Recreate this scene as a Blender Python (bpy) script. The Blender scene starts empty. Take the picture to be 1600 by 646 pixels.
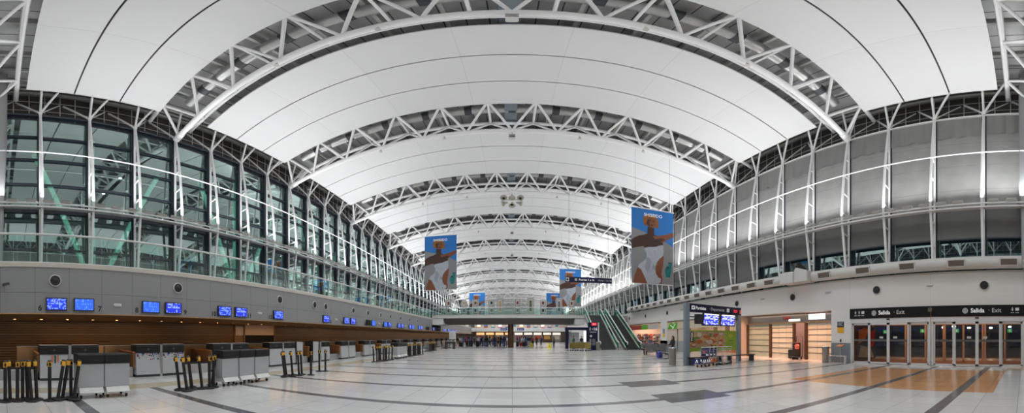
import bpy, math, random
from math import pi, sin, cos, tan, atan2, hypot, radians as RD
from mathutils import Vector, Matrix
random.seed(11)
S = bpy.context.scene
COL = S.collection

# ------------------------------------------------------------------ helpers
class MB:
    def __init__(s):
        s.v = []; s.f = []; s.mi = []; s.m = 0
    def add(s, vs, fs):
        b = len(s.v); s.v.extend([tuple(p) for p in vs])
        for f in fs:
            s.f.append(tuple(i + b for i in f)); s.mi.append(s.m)
        return s
    def poly(s, pts):
        return s.add(pts, [tuple(range(len(pts)))])
    def box(s, x0, x1, y0, y1, z0, z1):
        vs = [(x, y, z) for z in (z0, z1) for y in (y0, y1) for x in (x0, x1)]
        return s.add(vs, [(0,2,3,1),(4,5,7,6),(0,1,5,4),(2,6,7,3),(0,4,6,2),(1,3,7,5)])
    def obox(s, c, d, rot=(0,0,0)):
        from mathutils import Euler
        M = Euler(rot).to_matrix(); c = Vector(c)
        vs = [c + M @ Vector((x*d[0]/2, y*d[1]/2, z*d[2]/2)) for z in (-1,1) for y in (-1,1) for x in (-1,1)]
        return s.add(vs, [(0,2,3,1),(4,5,7,6),(0,1,5,4),(2,6,7,3),(0,4,6,2),(1,3,7,5)])
    def tube(s, p, q, r, n=8, r2=None):
        return s.path([p, q], r, n, r2)
    def path(s, pts, r, n=8, r2=None):
        pts = [Vector(p) for p in pts]; N = len(pts)
        r2 = r if r2 is None else r2
        t0 = (pts[1]-pts[0]).normalized()
        up = Vector((0,0,1)) if abs(t0.z) < .9 else Vector((1,0,0))
        a = t0.cross(up).normalized()
        rings = []
        for i, p in enumerate(pts):
            t = (pts[min(i+1,N-1)]-pts[max(i-1,0)]).normalized()
            a = (a - t*a.dot(t)).normalized(); b = t.cross(a)
            rr = r + (r2-r)*i/(N-1)
            rings.append([p + (a*cos(2*pi*k/n)+b*sin(2*pi*k/n))*rr for k in range(n)])
        vs = [v for ring in rings for v in ring]; fs = []
        for i in range(N-1):
            for k in range(n):
                k2 = (k+1) % n
                fs.append((i*n+k, i*n+k2, (i+1)*n+k2, (i+1)*n+k))
        fs.append(tuple(range(n-1,-1,-1))); fs.append(tuple((N-1)*n+k for k in range(n)))
        return s.add(vs, fs)
    def lathe(s, prof, c=(0,0,0), n=16, axis='Z', caps=True):
        vs = []; fs = []; c = Vector(c)
        for r, t in prof:
            for k in range(n):
                x, y = r*cos(2*pi*k/n), r*sin(2*pi*k/n)
                v = Vector((x,y,t)) if axis == 'Z' else Vector((x,t,-y)) if axis == 'Y' else Vector((t,x,y))
                vs.append(c+v)
        for i in range(len(prof)-1):
            for k in range(n):
                k2 = (k+1) % n
                fs.append((i*n+k, i*n+k2, (i+1)*n+k2, (i+1)*n+k))
        if caps: fs.append(tuple(range(n-1,-1,-1))); fs.append(tuple((len(prof)-1)*n+k for k in range(n)))
        return s.add(vs, fs)
    def prism(s, pts, axis, a, b):
        f = {'X': lambda p,t: (t,p[0],p[1]), 'Y': lambda p,t: (p[0],t,p[1]), 'Z': lambda p,t: (p[0],p[1],t)}[axis]
        n = len(pts)
        vs = [f(p,a) for p in pts]+[f(p,b) for p in pts]
        fs = [tuple(range(n-1,-1,-1)), tuple(range(n,2*n))]+[(i,(i+1)%n,n+(i+1)%n,n+i) for i in range(n)]
        return s.add(vs, fs)
    def mesh(s, name, mat):
        me = bpy.data.meshes.new(name)
        me.from_pydata(s.v, [], s.f)
        for m in (mat if isinstance(mat,(list,tuple)) else [mat]):
            me.materials.append(m)
        if any(s.mi): me.polygons.foreach_set('material_index', s.mi)
        return me
    def build(s, name, mat, parent=None, smooth=False, bevel=0, kind=None, loc=None, rz=0):
        me = s.mesh(name, mat)
        if smooth:
            me.polygons.foreach_set('use_smooth', [True]*len(me.polygons))
            me.set_sharp_from_angle(angle=RD(38))
        me.update()
        o = bpy.data.objects.new(name, me); COL.objects.link(o)
        if parent is not None: o.parent = parent
        if loc is not None: o.location = loc
        if rz: o.rotation_euler = (0,0,rz)
        if bevel:
            bm = o.modifiers.new('edge', 'BEVEL'); bm.width = bevel; bm.segments = 2; bm.limit_method = 'ANGLE'
        if kind: o['kind'] = kind
        return o

def tag(o, label, cat, group=None, kind=None):
    o['label'] = label; o['category'] = cat
    if group: o['group'] = group
    if kind: o['kind'] = kind
    return o
def thing(name, label, cat, loc=(0,0,0), rz=0, group=None):
    o = bpy.data.objects.new(name, None); COL.objects.link(o)
    o.empty_display_size = .2
    o.location = loc; o.rotation_euler = (0,0,rz)
    return tag(o, label, cat, group)
KIDS = {}
def dup(root, loc, rz=0, label=None, group=None, scale=None):
    def cp(o, par):
        c = o.copy(); COL.objects.link(c)
        if par is not None: c.parent = par
        if o.name not in KIDS: KIDS[o.name] = list(o.children)
        ks = KIDS[o.name]
        for k in ks: cp(k, c)
        return c
    c = cp(root, None)
    c.location = loc; c.rotation_euler = (0,0,rz)
    if label: c['label'] = label
    if group: c['group'] = group
    if scale: c.scale = scale
    return c
_ones = 'nearest second third fourth fifth sixth seventh eighth ninth tenth eleventh twelfth thirteenth fourteenth fifteenth sixteenth seventeenth eighteenth nineteenth'.split()
_o1 = 'first second third fourth fifth sixth seventh eighth ninth'.split()
_t = {2:'twent',3:'thirt',4:'fort',5:'fift',6:'sixt',7:'sevent',8:'eight',9:'ninet'}
def nth(i, first='nearest'):
    n = i+1
    if n == 1: return first
    if n < 20: return _ones[n-1]
    return _t[n//10]+'ieth' if n % 10 == 0 else _t[n//10]+'y-'+_o1[n%10-1]

_font_cache = {}
def text(name, s, size, mat, parent=None, loc=(0,0,0), rot=(pi/2,0,0), bold=0, align='CENTER', ext=.003):
    cu = bpy.data.curves.new('txt', 'FONT'); cu.body = s; cu.size = size; cu.align_x = align; cu.align_y = 'CENTER'
    cu.extrude = ext; cu.offset = bold*size; cu.resolution_u = 3
    to = bpy.data.objects.new('txt', cu); COL.objects.link(to)
    dg = bpy.context.evaluated_depsgraph_get()
    me = bpy.data.meshes.new_from_object(to.evaluated_get(dg))
    bpy.data.objects.remove(to); bpy.data.curves.remove(cu)
    me.name = name; me.materials.clear(); me.materials.append(mat)
    o = bpy.data.objects.new(name, me); COL.objects.link(o)
    if parent is not None: o.parent = parent
    o.location = loc; o.rotation_euler = rot
    return o

# ------------------------------------------------------------------ materials
def nodes(m):
    m.use_nodes = True
    return m.node_tree.nodes, m.node_tree.links
def mat(name, col, rough=.5, metal=0, emit=0, var=.06, scale=6, bump=0, alpha=None, spec=None, ecol=None):
    m = bpy.data.materials.new(name); N, L = nodes(m)
    b = N['Principled BSDF']
    b.inputs['Roughness'].default_value = rough; b.inputs['Metallic'].default_value = metal
    if spec is not None: b.inputs['Specular IOR Level'].default_value = spec
    c = (*col, 1)
    if var:
        tc = N.new('ShaderNodeTexCoord'); nz = N.new('ShaderNodeTexNoise'); nz.inputs['Scale'].default_value = scale
        nz.inputs['Detail'].default_value = 4
        mr = N.new('ShaderNodeMapRange'); mr.inputs[3].default_value = 1-var; mr.inputs[4].default_value = 1+var
        mx = N.new('ShaderNodeMix'); mx.data_type = 'RGBA'; mx.blend_type = 'MULTIPLY'; mx.inputs[0].default_value = 1
        L.new(tc.outputs['Object'], nz.inputs['Vector']); L.new(nz.outputs['Fac'], mr.inputs[0])
        mx.inputs[6].default_value = c; L.new(mr.outputs[0], mx.inputs[7]); L.new(mx.outputs[2], b.inputs['Base Color'])
        if bump:
            bp = N.new('ShaderNodeBump'); bp.inputs['Strength'].default_value = bump; bp.inputs['Distance'].default_value = .02
            L.new(nz.outputs['Fac'], bp.inputs['Height']); L.new(bp.outputs[0], b.inputs['Normal'])
    else:
        b.inputs['Base Color'].default_value = c
    if emit:
        b.inputs['Emission Color'].default_value = (*(ecol or col), 1); b.inputs['Emission Strength'].default_value = emit
    return m
def glass(name, tint, refl, gcol=(1,1,1), rough=.02):
    m = bpy.data.materials.new(name); N, L = nodes(m)
    N.remove(N['Principled BSDF']); out = N['Material Output']
    t = N.new('ShaderNodeBsdfTransparent'); t.inputs[0].default_value = (*tint,1)
    g = N.new('ShaderNodeBsdfGlossy'); g.inputs['Color'].default_value = (*gcol,1); g.inputs['Roughness'].default_value = rough
    lw = N.new('ShaderNodeLayerWeight'); lw.inputs[0].default_value = .25
    mr = N.new('ShaderNodeMapRange'); mr.inputs[3].default_value = refl; mr.inputs[4].default_value = min(1, refl+.35)
    mx = N.new('ShaderNodeMixShader')
    L.new(lw.outputs['Fresnel'], mr.inputs[0]); L.new(mr.outputs[0], mx.inputs[0])
    L.new(t.outputs[0], mx.inputs[1]); L.new(g.outputs[0], mx.inputs[2]); L.new(mx.outputs[0], out.inputs[0])
    return m
M = {}
def m_(k, *a, **kw):
    M[k] = mat(k, *a, **kw); return M[k]
m_('white_steel', (.86,.86,.86), .38, var=.04)
m_('white_paint', (.72,.72,.71), .5, var=.03)
m_('panel_white', (.80,.80,.80), .55, var=.02, scale=.6)
m_('dark_steel', (.05,.055,.06), .45)
m_('frame_navy', (.012,.018,.028), .35)
m_('black', (.012,.012,.013), .45)
m_('black_gloss', (.012,.012,.014), .2)
m_('rubber', (.02,.02,.02), .8)
m_('desk_grey', (.43,.44,.45), .35, var=.03)
m_('cart_grey', (.40,.41,.42), .4, var=.05)
m_('apron', (.68,.68,.66), .45, var=.1)
m_('stainless', (.55,.55,.55), .3, metal=.9, var=.1)
m_('chrome', (.7,.7,.7), .15, metal=1)
m_('bronze', (.60,.36,.18), .28, metal=.9, var=.12, scale=2)
m_('wood', (.22,.10,.04), .4, var=.25, scale=4)
m_('orange_wood', (.55,.2,.06), .4, var=.1)
m_('yellow', (.80,.42,.03), .35, var=.12)
m_('bin_metal', (.30,.27,.24), .35, metal=.6, var=.1)
m_('bezel', (.02,.02,.022), .3)
m_('grey_post', (.20,.24,.27), .4, var=.05)
m_('sign_navy', (.010,.012,.042), .45, var=.03, spec=.3)
m_('sign_black', (.005,.005,.006), .5, var=.03, spec=.25)
m_('sign_white', (.8,.8,.8), .5, var=0, emit=.25)
m_('sign_grey', (.55,.55,.55), .5, var=0, emit=.1)
m_('led_red', (.5,.01,.02), .5, var=0, emit=1.1, ecol=(1,.03,.05))
m_('duct', (.62,.61,.58), .5, var=.07, scale=1.5)
m_('duct_metal', (.50,.50,.49), .35, metal=.5, var=.25, scale=1.2)
m_('grille', (.13,.10,.08), .6, var=.2, scale=20)
m_('flood_body', (.55,.53,.50), .5)
m_('speaker_black', (.015,.015,.016), .55)
m_('speaker_ring', (.62,.62,.60), .4)
m_('horn', (.45,.43,.36), .5)
m_('fabric_grey', (.27,.27,.262), .85, var=.1, scale=.8, bump=.3)
m_('fabric_dark', (.16,.16,.155), .85, var=.12, scale=.8, bump=.2)
m_('gallery_edge', (.50,.47,.42), .55, var=.12, scale=1)
m_('seat_black', (.03,.032,.036), .5); m_('seat_grey', (.15,.16,.175), .5); m_('vest_floor', (.22,.10,.055), .35); m_('vest_wall', (.05,.035,.03), .7)  # vest_floor: reddish tile, with orange lamplight mixed into its colour
m_('tread', (.10,.10,.10), .5, var=.2, scale=10)
m_('esc_white', (.62,.64,.62), .35)
m_('brace_green', (.42,.85,.70), .5)
m_('column_bronze', (.16,.09,.055), .3, metal=.6, var=.2, scale=2)
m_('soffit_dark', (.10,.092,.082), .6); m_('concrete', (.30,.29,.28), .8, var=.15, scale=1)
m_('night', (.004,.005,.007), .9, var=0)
m_('asphalt', (.03,.022,.018), .7, var=.2)
m_('warm_lit_frame', (.60,.40,.28), .4)  # orange-brown puts the warm vestibule lamplight into the frame colour
m_('alu', (.68,.68,.67), .35, metal=.3, var=.04)
m_('shutter', (.60,.60,.48), .4, var=.05)
m_('shutter_bar', (.10,.10,.09), .4)
m_('warm_wall', (.62,.52,.43), .6); m_('soffit_brown', (.20,.13,.08), .6)
m_('red', (.55,.02,.02), .5); m_('green', (.10,.42,.03), .5); m_('lime', (.23,.38,.03), .5)
m_('blue', (.02,.06,.35), .4); m_('lamp', (1,.95,.85), .5, var=0, emit=9)
m_('warm_lamp', (1,.75,.45), .5, var=0, emit=7); m_('shop_glow', (1,.55,.25), .5, var=0, emit=.9); m_('shop_glow_white', (.95,.85,.75), .5, var=0, emit=.8); m_('yellow_glow', (1,.75,.12), .5, var=0, emit=1.0); m_('console', (.014,.014,.015), .5, spec=.3)
m_('cool_lamp', (.9,.95,1), .5, var=0, emit=3)
m_('lightbox_white', (.9,.9,.9), .5, var=0, emit=.95)
m_('skin', (.45,.26,.17), .5); m_('skin_dark', (.05,.016,.007), .5, var=.1); m_('skin_mid', (.21,.068,.026), .5, var=.1)
m_('hair', (.02,.012,.008), .6); m_('hair_gold', (.28,.10,.02), .6)
m_('sky_print', (.016,.18,.55), .45, var=.06, scale=.7); m_('sand_print', (.25,.25,.26), .45, var=.04)
m_('suit_print', (.42,.45,.51), .4, var=.18, scale=5); m_('suit_shade', (.30,.325,.38), .4); m_('teal_print', (.01,.20,.19), .4, var=.1)
m_('teal_dark', (.005,.08,.08), .4)
m_('picture_paper', (.55,.53,.5), .6, var=.15, scale=8); m_('stand_grey', (.32,.32,.31), .6); m_('display_grey', (.40,.40,.39), .6); m_('bench_dark', (.05,.035,.028), .5); m_('sign_red', (.42,.035,.02), .5)
m_('art_red', (.16,.04,.03), .6, var=.5, scale=9); m_('art_green', (.08,.10,.06), .6, var=.5, scale=9)
m_('art_black', (.03,.03,.03), .6, var=.5, scale=9); m_('art_tan', (.40,.28,.16), .6, var=.5, scale=9); m_('art_blue', (.10,.12,.15), .6, var=.5, scale=9)
m_('food_red', (.40,.09,.03), .5, var=.6, scale=7); m_('food_tan', (.50,.30,.10), .5, var=.6, scale=9); m_('food_green', (.10,.2,.03), .5, var=.5, scale=9)
m_('wet_yellow', (.75,.62,.02), .5); m_('number_black', (.012,.012,.012), .5, var=0)
m_('box_white', (.65,.65,.64), .5); m_('orange_ad', (.7,.16,.02), .4); m_('navy_ad', (.02,.025,.12), .4)
m_('trolley_gold', (.42,.34,.12), .35, metal=.4); m_('paper', (.72,.72,.70), .6)
m_('bag_blue', (.04,.05,.30), .6); m_('bag_pink', (.8,.18,.12), .6)
CL = [m_('cloth_'+n, c, .8, var=.12) for n, c in dict(black=(.015,.015,.017), navy=(.02,.03,.08), white=(.6,.6,.6), red=(.4,.04,.04), grey=(.18,.18,.19), tan=(.30,.22,.14), blue=(.06,.12,.30), green=(.06,.12,.06), pink=(.5,.2,.25)).items()]
CN = ['black','navy','white','red','grey','tan','blue','green','pink']
M['glass_wall'] = glass('glass_wall', (.40,.64,.57), .40, (.74,.95,.90))
M['glass_rail'] = glass('glass_rail', (.86,.96,.93), .05)
M['glass_door'] = glass('glass_door', (.85,.85,.83), .035)
M['glass_esc'] = glass('glass_esc', (.45,.75,.62), .10, (.8,1,.95))

def stripes(name, a, b, period, duty, axis=2, rough=.35, metal=0, sharp=True):
    """two-tone stripes at a fixed spacing along one object axis"""
    m = bpy.data.materials.new(name); N, L = nodes(m); bs = N['Principled BSDF']
    tc = N.new('ShaderNodeTexCoord'); sp = N.new('ShaderNodeSeparateXYZ'); L.new(tc.outputs['Object'], sp.inputs[0])
    d = N.new('ShaderNodeMath'); d.operation = 'DIVIDE'; d.inputs[1].default_value = period; L.new(sp.outputs[axis], d.inputs[0])
    fr = N.new('ShaderNodeMath'); fr.operation = 'FRACT'; L.new(d.outputs[0], fr.inputs[0])
    lt = N.new('ShaderNodeMath'); lt.operation = 'LESS_THAN'; lt.inputs[1].default_value = duty; L.new(fr.outputs[0], lt.inputs[0])
    nz = N.new('ShaderNodeTexNoise'); nz.inputs['Scale'].default_value = .8; L.new(tc.outputs['Object'], nz.inputs['Vector'])
    mr = N.new('ShaderNodeMapRange'); mr.inputs[3].default_value = .75; mr.inputs[4].default_value = 1.25; L.new(nz.outputs['Fac'], mr.inputs[0])
    mx = N.new('ShaderNodeMix'); mx.data_type = 'RGBA'; mx.inputs[6].default_value = (*a,1); mx.inputs[7].default_value = (*b,1); L.new(lt.outputs[0], mx.inputs[0])
    mu = N.new('ShaderNodeMix'); mu.data_type = 'RGBA'; mu.blend_type = 'MULTIPLY'; mu.inputs[0].default_value = 1
    L.new(mx.outputs[2], mu.inputs[6]); L.new(mr.outputs[0], mu.inputs[7]); L.new(mu.outputs[2], bs.inputs['Base Color'])
    bs.inputs['Roughness'].default_value = rough; bs.inputs['Metallic'].default_value = metal
    M[name] = m; return m
stripes('slat_screen', (.10,.06,.025), (.26,.17,.07), .12, .16, 2, .3)
stripes('slat_screen_low', (.27,.17,.065), (.02,.012,.006), .085, .62, 2, .3)
stripes('deck_metal', (.50,.50,.50), (.08,.08,.08), .95, .06, 0, .4, .2)
stripes('clerestory', (.11,.10,.09), (.17,.155,.14), .5, .12, 2, .7)
stripes('step_tread', (.13,.13,.13), (.045,.045,.045), .05, .5, 0, .5)
stripes('fabric_panel', (.32,.32,.31), (.27,.27,.26), 1.75, .03, 2, .85)

def grid_mat(name, base, line, sx, sy, w, axes=(0,1), rough=.3, var=.1, off=(0,0), spec=None):
    """panels or tiles with thin joints, on object coordinates"""
    m = bpy.data.materials.new(name); N, L = nodes(m); bs = N['Principled BSDF']
    tc = N.new('ShaderNodeTexCoord'); sp = N.new('ShaderNodeSeparateXYZ'); L.new(tc.outputs['Object'], sp.inputs[0])
    def math(op, a, b=None, i=None):
        n = N.new('ShaderNodeMath'); n.operation = op
        for k, x in enumerate((a, b)):
            if x is None: continue
            if isinstance(x, (int,float)): n.inputs[k].default_value = x
            else: L.new(x, n.inputs[k])
        return n.outputs[0]
    res = []; cells = []
    for ax, s, o in ((axes[0], sx, off[0]), (axes[1], sy, off[1])):
        t = math('DIVIDE', math('SUBTRACT', sp.outputs[ax], o), s)
        cells.append(math('FLOOR', t))
        res.append(math('LESS_THAN', math('FRACT', t), w/s))
    ln = math('MAXIMUM', res[0], res[1])
    cb = N.new('ShaderNodeCombineXYZ'); L.new(cells[0], cb.inputs[0]); L.new(cells[1], cb.inputs[1])
    wn = N.new('ShaderNodeTexWhiteNoise'); wn.noise_dimensions = '2D'; L.new(cb.outputs[0], wn.inputs['Vector'])
    mr = N.new('ShaderNodeMapRange'); mr.inputs[3].default_value = 1-var; mr.inputs[4].default_value = 1+var; L.new(wn.outputs['Value'], mr.inputs[0])
    mu = N.new('ShaderNodeMix'); mu.data_type = 'RGBA'; mu.blend_type = 'MULTIPLY'; mu.inputs[0].default_value = 1
    mu.inputs[6].default_value = (*base,1); L.new(mr.outputs[0], mu.inputs[7])
    mx = N.new('ShaderNodeMix'); mx.data_type = 'RGBA'; L.new(ln, mx.inputs[0]); L.new(mu.outputs[2], mx.inputs[6]); mx.inputs[7].default_value = (*line,1)
    L.new(mx.outputs[2], bs.inputs['Base Color']); bs.inputs['Roughness'].default_value = rough
    nz = N.new('ShaderNodeTexNoise'); nz.inputs['Scale'].default_value = 1.3; L.new(tc.outputs['Object'], nz.inputs['Vector'])
    m2 = N.new('ShaderNodeMapRange'); m2.inputs[3].default_value = rough*.8; m2.inputs[4].default_value = rough*1.3
    L.new(nz.outputs['Fac'], m2.inputs[0]); L.new(m2.outputs[0], bs.inputs['Roughness'])
    if spec is not None: bs.inputs['Specular IOR Level'].default_value = spec
    M[name] = m; return m
grid_mat('tiles', (.57,.57,.555), (.26,.26,.255), .942, .942, .011, (0,1), .16, .05, (0,.15))
grid_mat('tiles_dark', (.115,.115,.12), (.07,.07,.07), .942, .942, .012, (0,1), .2, .1, (0,.15))
grid_mat('tiles_orange', (.50,.26,.12), (.24,.13,.07), .942, .942, .012, (0,1), .2, .06, (0,.15))
grid_mat('tiles_beige', (.44,.38,.25), (.17,.15,.11), .942, .942, .012, (0,1), .2, .08, (0,.15))
grid_mat('fascia_panels', (.245,.245,.25), (.09,.09,.09), 1.29, 1.0, .014, (1,2), .45, .02, (0,.3))
grid_mat('fascia_white', (.72,.70,.67), (.52,.50,.48), 5.25, 9, .012, (1,2), .5, .01, (0,0))
grid_mat('panel_white', (.75,.75,.755), (.63,.63,.63), 4.9, 50, .03, (0,1), .55, .015, (2.45,-20))
def screen_mat(name, base, cell, rows, cols, prob, em=2.0, head=None):
    """a lit display: little glyph blocks on a plain ground (object coordinates x, z)"""
    m = bpy.data.materials.new(name); N, L = nodes(m); bs = N['Principled BSDF']
    tc = N.new('ShaderNodeTexCoord'); mp = N.new('ShaderNodeMapping'); mp.inputs['Scale'].default_value = (cols,1,rows)
    L.new(tc.outputs['Object'], mp.inputs[0])
    sn = N.new('ShaderNodeVectorMath'); sn.operation = 'FLOOR'; L.new(mp.outputs[0], sn.inputs[0])
    wn = N.new('ShaderNodeTexWhiteNoise'); L.new(sn.outputs[0], wn.inputs['Vector'])
    lt = N.new('ShaderNodeMath'); lt.operation = 'LESS_THAN'; lt.inputs[1].default_value = prob; L.new(wn.outputs['Value'], lt.inputs[0])
    mx = N.new('ShaderNodeMix'); mx.data_type = 'RGBA'; mx.inputs[6].default_value = (*base,1); mx.inputs[7].default_value = (*cell,1)
    L.new(lt.outputs[0], mx.inputs[0])
    bs.inputs['Base Color'].default_value = (.01,.01,.02,1); bs.inputs['Roughness'].default_value = .25
    L.new(mx.outputs[2], bs.inputs['Emission Color']); bs.inputs['Emission Strength'].default_value = em
    M[name] = m; return m
screen_mat('screen_a', (.015,.05,.80), (.25,.40,1), 22, 22, .35, 1.0)
screen_mat('screen_b', (.03,.14,1), (.16,.36,1), 20, 30, .12, 1.05)
screen_mat('screen_c', (.015,.035,.75), (.3,.45,1), 17, 17, .28, 1.0)
screen_mat('screen_board', (.03,.05,.75), (.75,.8,1), 26, 9, .3, 1.3)

# ------------------------------------------------------------------ the hall: dimensions
H_EYE = 1.65
BAY = 11.3; T1 = 10.7
LAD = BAY/4
def sl(y): return -.030*(y-T1)                 # the roof falls gently towards the far end
def ZB(x, y=T1): return 18.15-2.1*(min(abs(x),18.5)/17.8)**2.2+sl(y)   # truss bottom chord
def ZH(y): return 16.15+sl(y)                  # head of the side walls
YMIN, YMAX = -9.0, 165.0
NT = 15
def struct(o): o['kind'] = 'structure'; return o

# floor: one slab, tiles laid in bands
fl = MB()
xb = [-26,-10.36,-9.42,3.768,5.652,9.5,15.83,17.6,25]
stripesY = [1.95+2.826*k for k in range(-3, 44)]
yb = sorted(set([YMIN,.9,8.35,YMAX]+[y-.15 for y in stripesY if YMIN < y < YMAX]+[y+.15 for y in stripesY if YMIN < y < YMAX]
        +[7.62-.55,7.62+.75,10.43-.55,10.43+.75,21.7-.5,21.7+.8,33-.5,33+.8]))
for i in range(len(xb)-1):
    for j in range(len(yb)-1):
        x0,x1,y0,y1 = xb[i],xb[i+1],yb[j],yb[j+1]; cx,cy = (x0+x1)/2,(y0+y1)/2
        st = any(abs(cy-y) < .15 for y in stripesY)
        k = 0
        if cx < -10.36 or cx > 17.6: k = 0
        elif st and cx > -9.42: k = 1
        elif 3.768 < cx < 5.652 and (7.07 < cy < 8.37 or 9.88 < cy < 11.18 or 21.2 < cy < 22.5 or 32.5 < cy < 33.8): k = 1
        elif 9.5 < cx < 15.83 and .9 < cy < 8.35: k = 2
        elif -10.36 < cx < -9.42: k = 3
        elif cx > 15.83 and cx < 17.6 and cy < .9: k = 3
        fl.m = k
        fl.poly([(x0,y0,0),(x1,y0,0),(x1,y1,0),(x0,y1,0)])
fl.m = 0
fl.box(-26,25,YMIN,YMAX,-.4,-.02)
struct(fl.build('floor', [M['tiles'],M['tiles_dark'],M['tiles_orange'],M['tiles_beige']]))

# ceiling: the arched metal deck high above the trusses
def arch_sheet(mb, y0, y1, f, x0, x1, n=36, th=.12):
    vs = []; fs = []
    for i in range(n+1):
        x = x0+(x1-x0)*i/n
        for y in (y0, y1):
            for d in (0, th): vs.append((x, y, f(x,y)+d))
    for i in range(n):
        a = i*4; b = a+4
        fs += [(a,a+2,b+2,b),(a+1,b+1,b+3,a+3),(a,b,b+1,a+1),(a+2,a+3,b+3,b+2)]
    fs += [(0,1,3,2),(n*4,n*4+2,n*4+3,n*4+1)]
    mb.add(vs, fs)
deck = MB(); arch_sheet(deck, YMIN, YMAX, lambda x,y: ZB(x*.9,y)+3.25, -20.5, 20.5, 48, .2)
ceiling = struct(deck.build('ceiling', M['deck_metal'], smooth=True))
for i in range(-7, 8):
    x = i*2.62
    p = MB()
    vs = []
    for y in (YMIN, YMAX):
        z = ZB(x*.9,y)+3.25
        vs += [(x-.09,y,z-.34),(x+.09,y,z-.34),(x+.09,y,z+.02),(x-.09,y,z+.02)]
    p.add(vs, [(0,1,2,3),(7,6,5,4),(0,4,5,1),(1,5,6,2),(2,6,7,3),(3,7,4,0)])
    o = p.build('purlin', M['duct'], ceiling); struct(o)

# arched white ceiling panels, three strips between every two trusses
for i in range(NT):
    y0 = -.6+BAY*i+2.0
    root = thing('ceiling_panel', 'broad arched white ceiling panel, %s from the camera, hung between two roof trusses' % nth(i), 'ceiling panel', (0,y0,0), 0, 'arched white ceiling panels')
    for s in range(3):
        mb = MB()
        a, b = s*2.63, s*2.63+2.54
        arch_sheet(mb, a, b, lambda x,y: 19.80-2.05*(abs(x)/17.2)**2.2+sl(y+y0), -17.2, 17.2, 48, .10)
        mb.build('strip', M['panel_white'], root, smooth=True)
    for s in range(2):
        mb = MB(); a = s*2.63+2.54
        arch_sheet(mb, a-.05, a+.12, lambda x,y: 19.92-2.05*(abs(x)/17.2)**2.2+sl(y+y0), -17.15, 17.15, 40, .05)
        mb.build('seam_dark_strip', M['black'], root)  # black strip added above each seam so the gap reads dark

# roof trusses
def make_truss(far=False):
    if far:
        mb = MB(); N = 24; P = 3.07
        mb.path([(-17.8+35.6*k/N,0,ZB(-17.8+35.6*k/N)) for k in range(N+1)], .19, 6)
        for s in (-1,1):
            mb.path([(-18.6+37.2*k/N,1.5*s,ZB(-18.6+37.2*k/N)+1.95) for k in range(N+1)], .15, 6)
            for k in range(-5,6):
                for t in (P*(k-.5), P*(k+.5)): mb.tube((P*k,0,ZB(P*k)),(t,1.5*s,ZB(t)+1.95),.095,5)
        return tag(mb.build('roof_truss', M['white_steel'], smooth=True), '', 'truss', 'white tubular roof trusses')
    root = thing('roof_truss', '', 'truss', (0,0,0), 0, 'white tubular roof trusses')
    def zb(x): return ZB(x)
    N = 40
    xs = [-17.8+35.6*k/N for k in range(N+1)]
    MB().path([(x,0,zb(x)) for x in xs], .19, 12).build('bottom_chord', M['white_steel'], root, smooth=True)
    xt = [-18.6+37.2*k/N for k in range(N+1)]
    for s in (-1,1):
        MB().path([(x,1.5*s,zb(x)+1.95) for x in xt], .15, 8).build('top_chord', M['white_steel'], root, smooth=True)
    P = 3.07
    bn = [P*k for k in range(-5,6)]; tn = [P*(k+.5) for k in range(-6,6)]
    for x in tn:
        MB().tube((x,-1.5,zb(x)+1.95),(x,1.5,zb(x)+1.95),.085,8).build('cross_strut', M['white_steel'], root, smooth=True)
    for x in bn:
        for t in (x-P/2, x+P/2):
            for s in (-1,1):
                MB().tube((x,0,zb(x)),(t,1.5*s,zb(t)+1.95),.095,8).build('web', M['white_steel'], root, smooth=True)
    for s in (-1,1):                                   # short end webs and the wall shoe
        MB().tube((17.5*s,0,zb(17.5)),(P*5.5*s,1.5,zb(P*5.5)+1.95),.095,8).build('web', M['white_steel'], root, smooth=True)
        MB().tube((17.5*s,0,zb(17.5)),(P*5.5*s,-1.5,zb(P*5.5)+1.95),.095,8).build('web', M['white_steel'], root, smooth=True)
        MB().tube((17.15*s,0,zb(17.15)),(17.85*s,0,zb(17.85)),.24,12).build('end_collar', M['white_steel'], root, smooth=True)
    for x in (-9.3,-4.6,4.6,9.3):
        mb = MB(); z = zb(x)-.2
        mb.tube((x,-.05,z+.1),(x,-.15,z-.12),.02,6); mb.lathe([(.03,0),(.05,-.05),(.13,-.22)], (x,-.15,z-.08), 10)
        mb.build('spot_lamp', M['flood_body'], root, smooth=True)
    return root
truss = make_truss(); far_truss = make_truss(True)
for i in range(NT):
    y = -.6+BAY*i
    lab = 'white tubular roof truss spanning the hall, %s from the camera' % nth(i)
    if i == 0: first_truss = truss; truss['label'] = lab; truss.location = (0,y,sl(y))
    elif i < 11: dup(truss, (0,y,sl(y)), 0, lab)
    elif i == 11: far_truss.location = (0,y,sl(y)); far_truss['label'] = lab
    else: dup(far_truss, (0,y,sl(y)), 0, lab)

# arched silver air duct above each truss
def duct_over(i):
    y = -.6+BAY*i+.2
    root = thing('air_duct', 'arched silver air duct above the %s roof truss' % nth(i), 'duct', (0,y,0), 0, 'arched ducts above the trusses')
    xs = [-16.6+33.2*k/30 for k in range(31)]
    MB().path([(x,0,ZB(x,y)+2.55) for x in xs], .36, 12).build('duct_pipe', M['duct_metal'], root, smooth=True)
    for x in range(-15,16,3):
        a = Vector((x-.25,0,ZB(x-.25,y)+2.55)); b = Vector((x+.25,0,ZB(x+.25,y)+2.55))
        MB().tube(a,b,.385,12).build('clamp', M['dark_steel'], root, smooth=True)
for i in range(10): duct_over(i)

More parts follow.
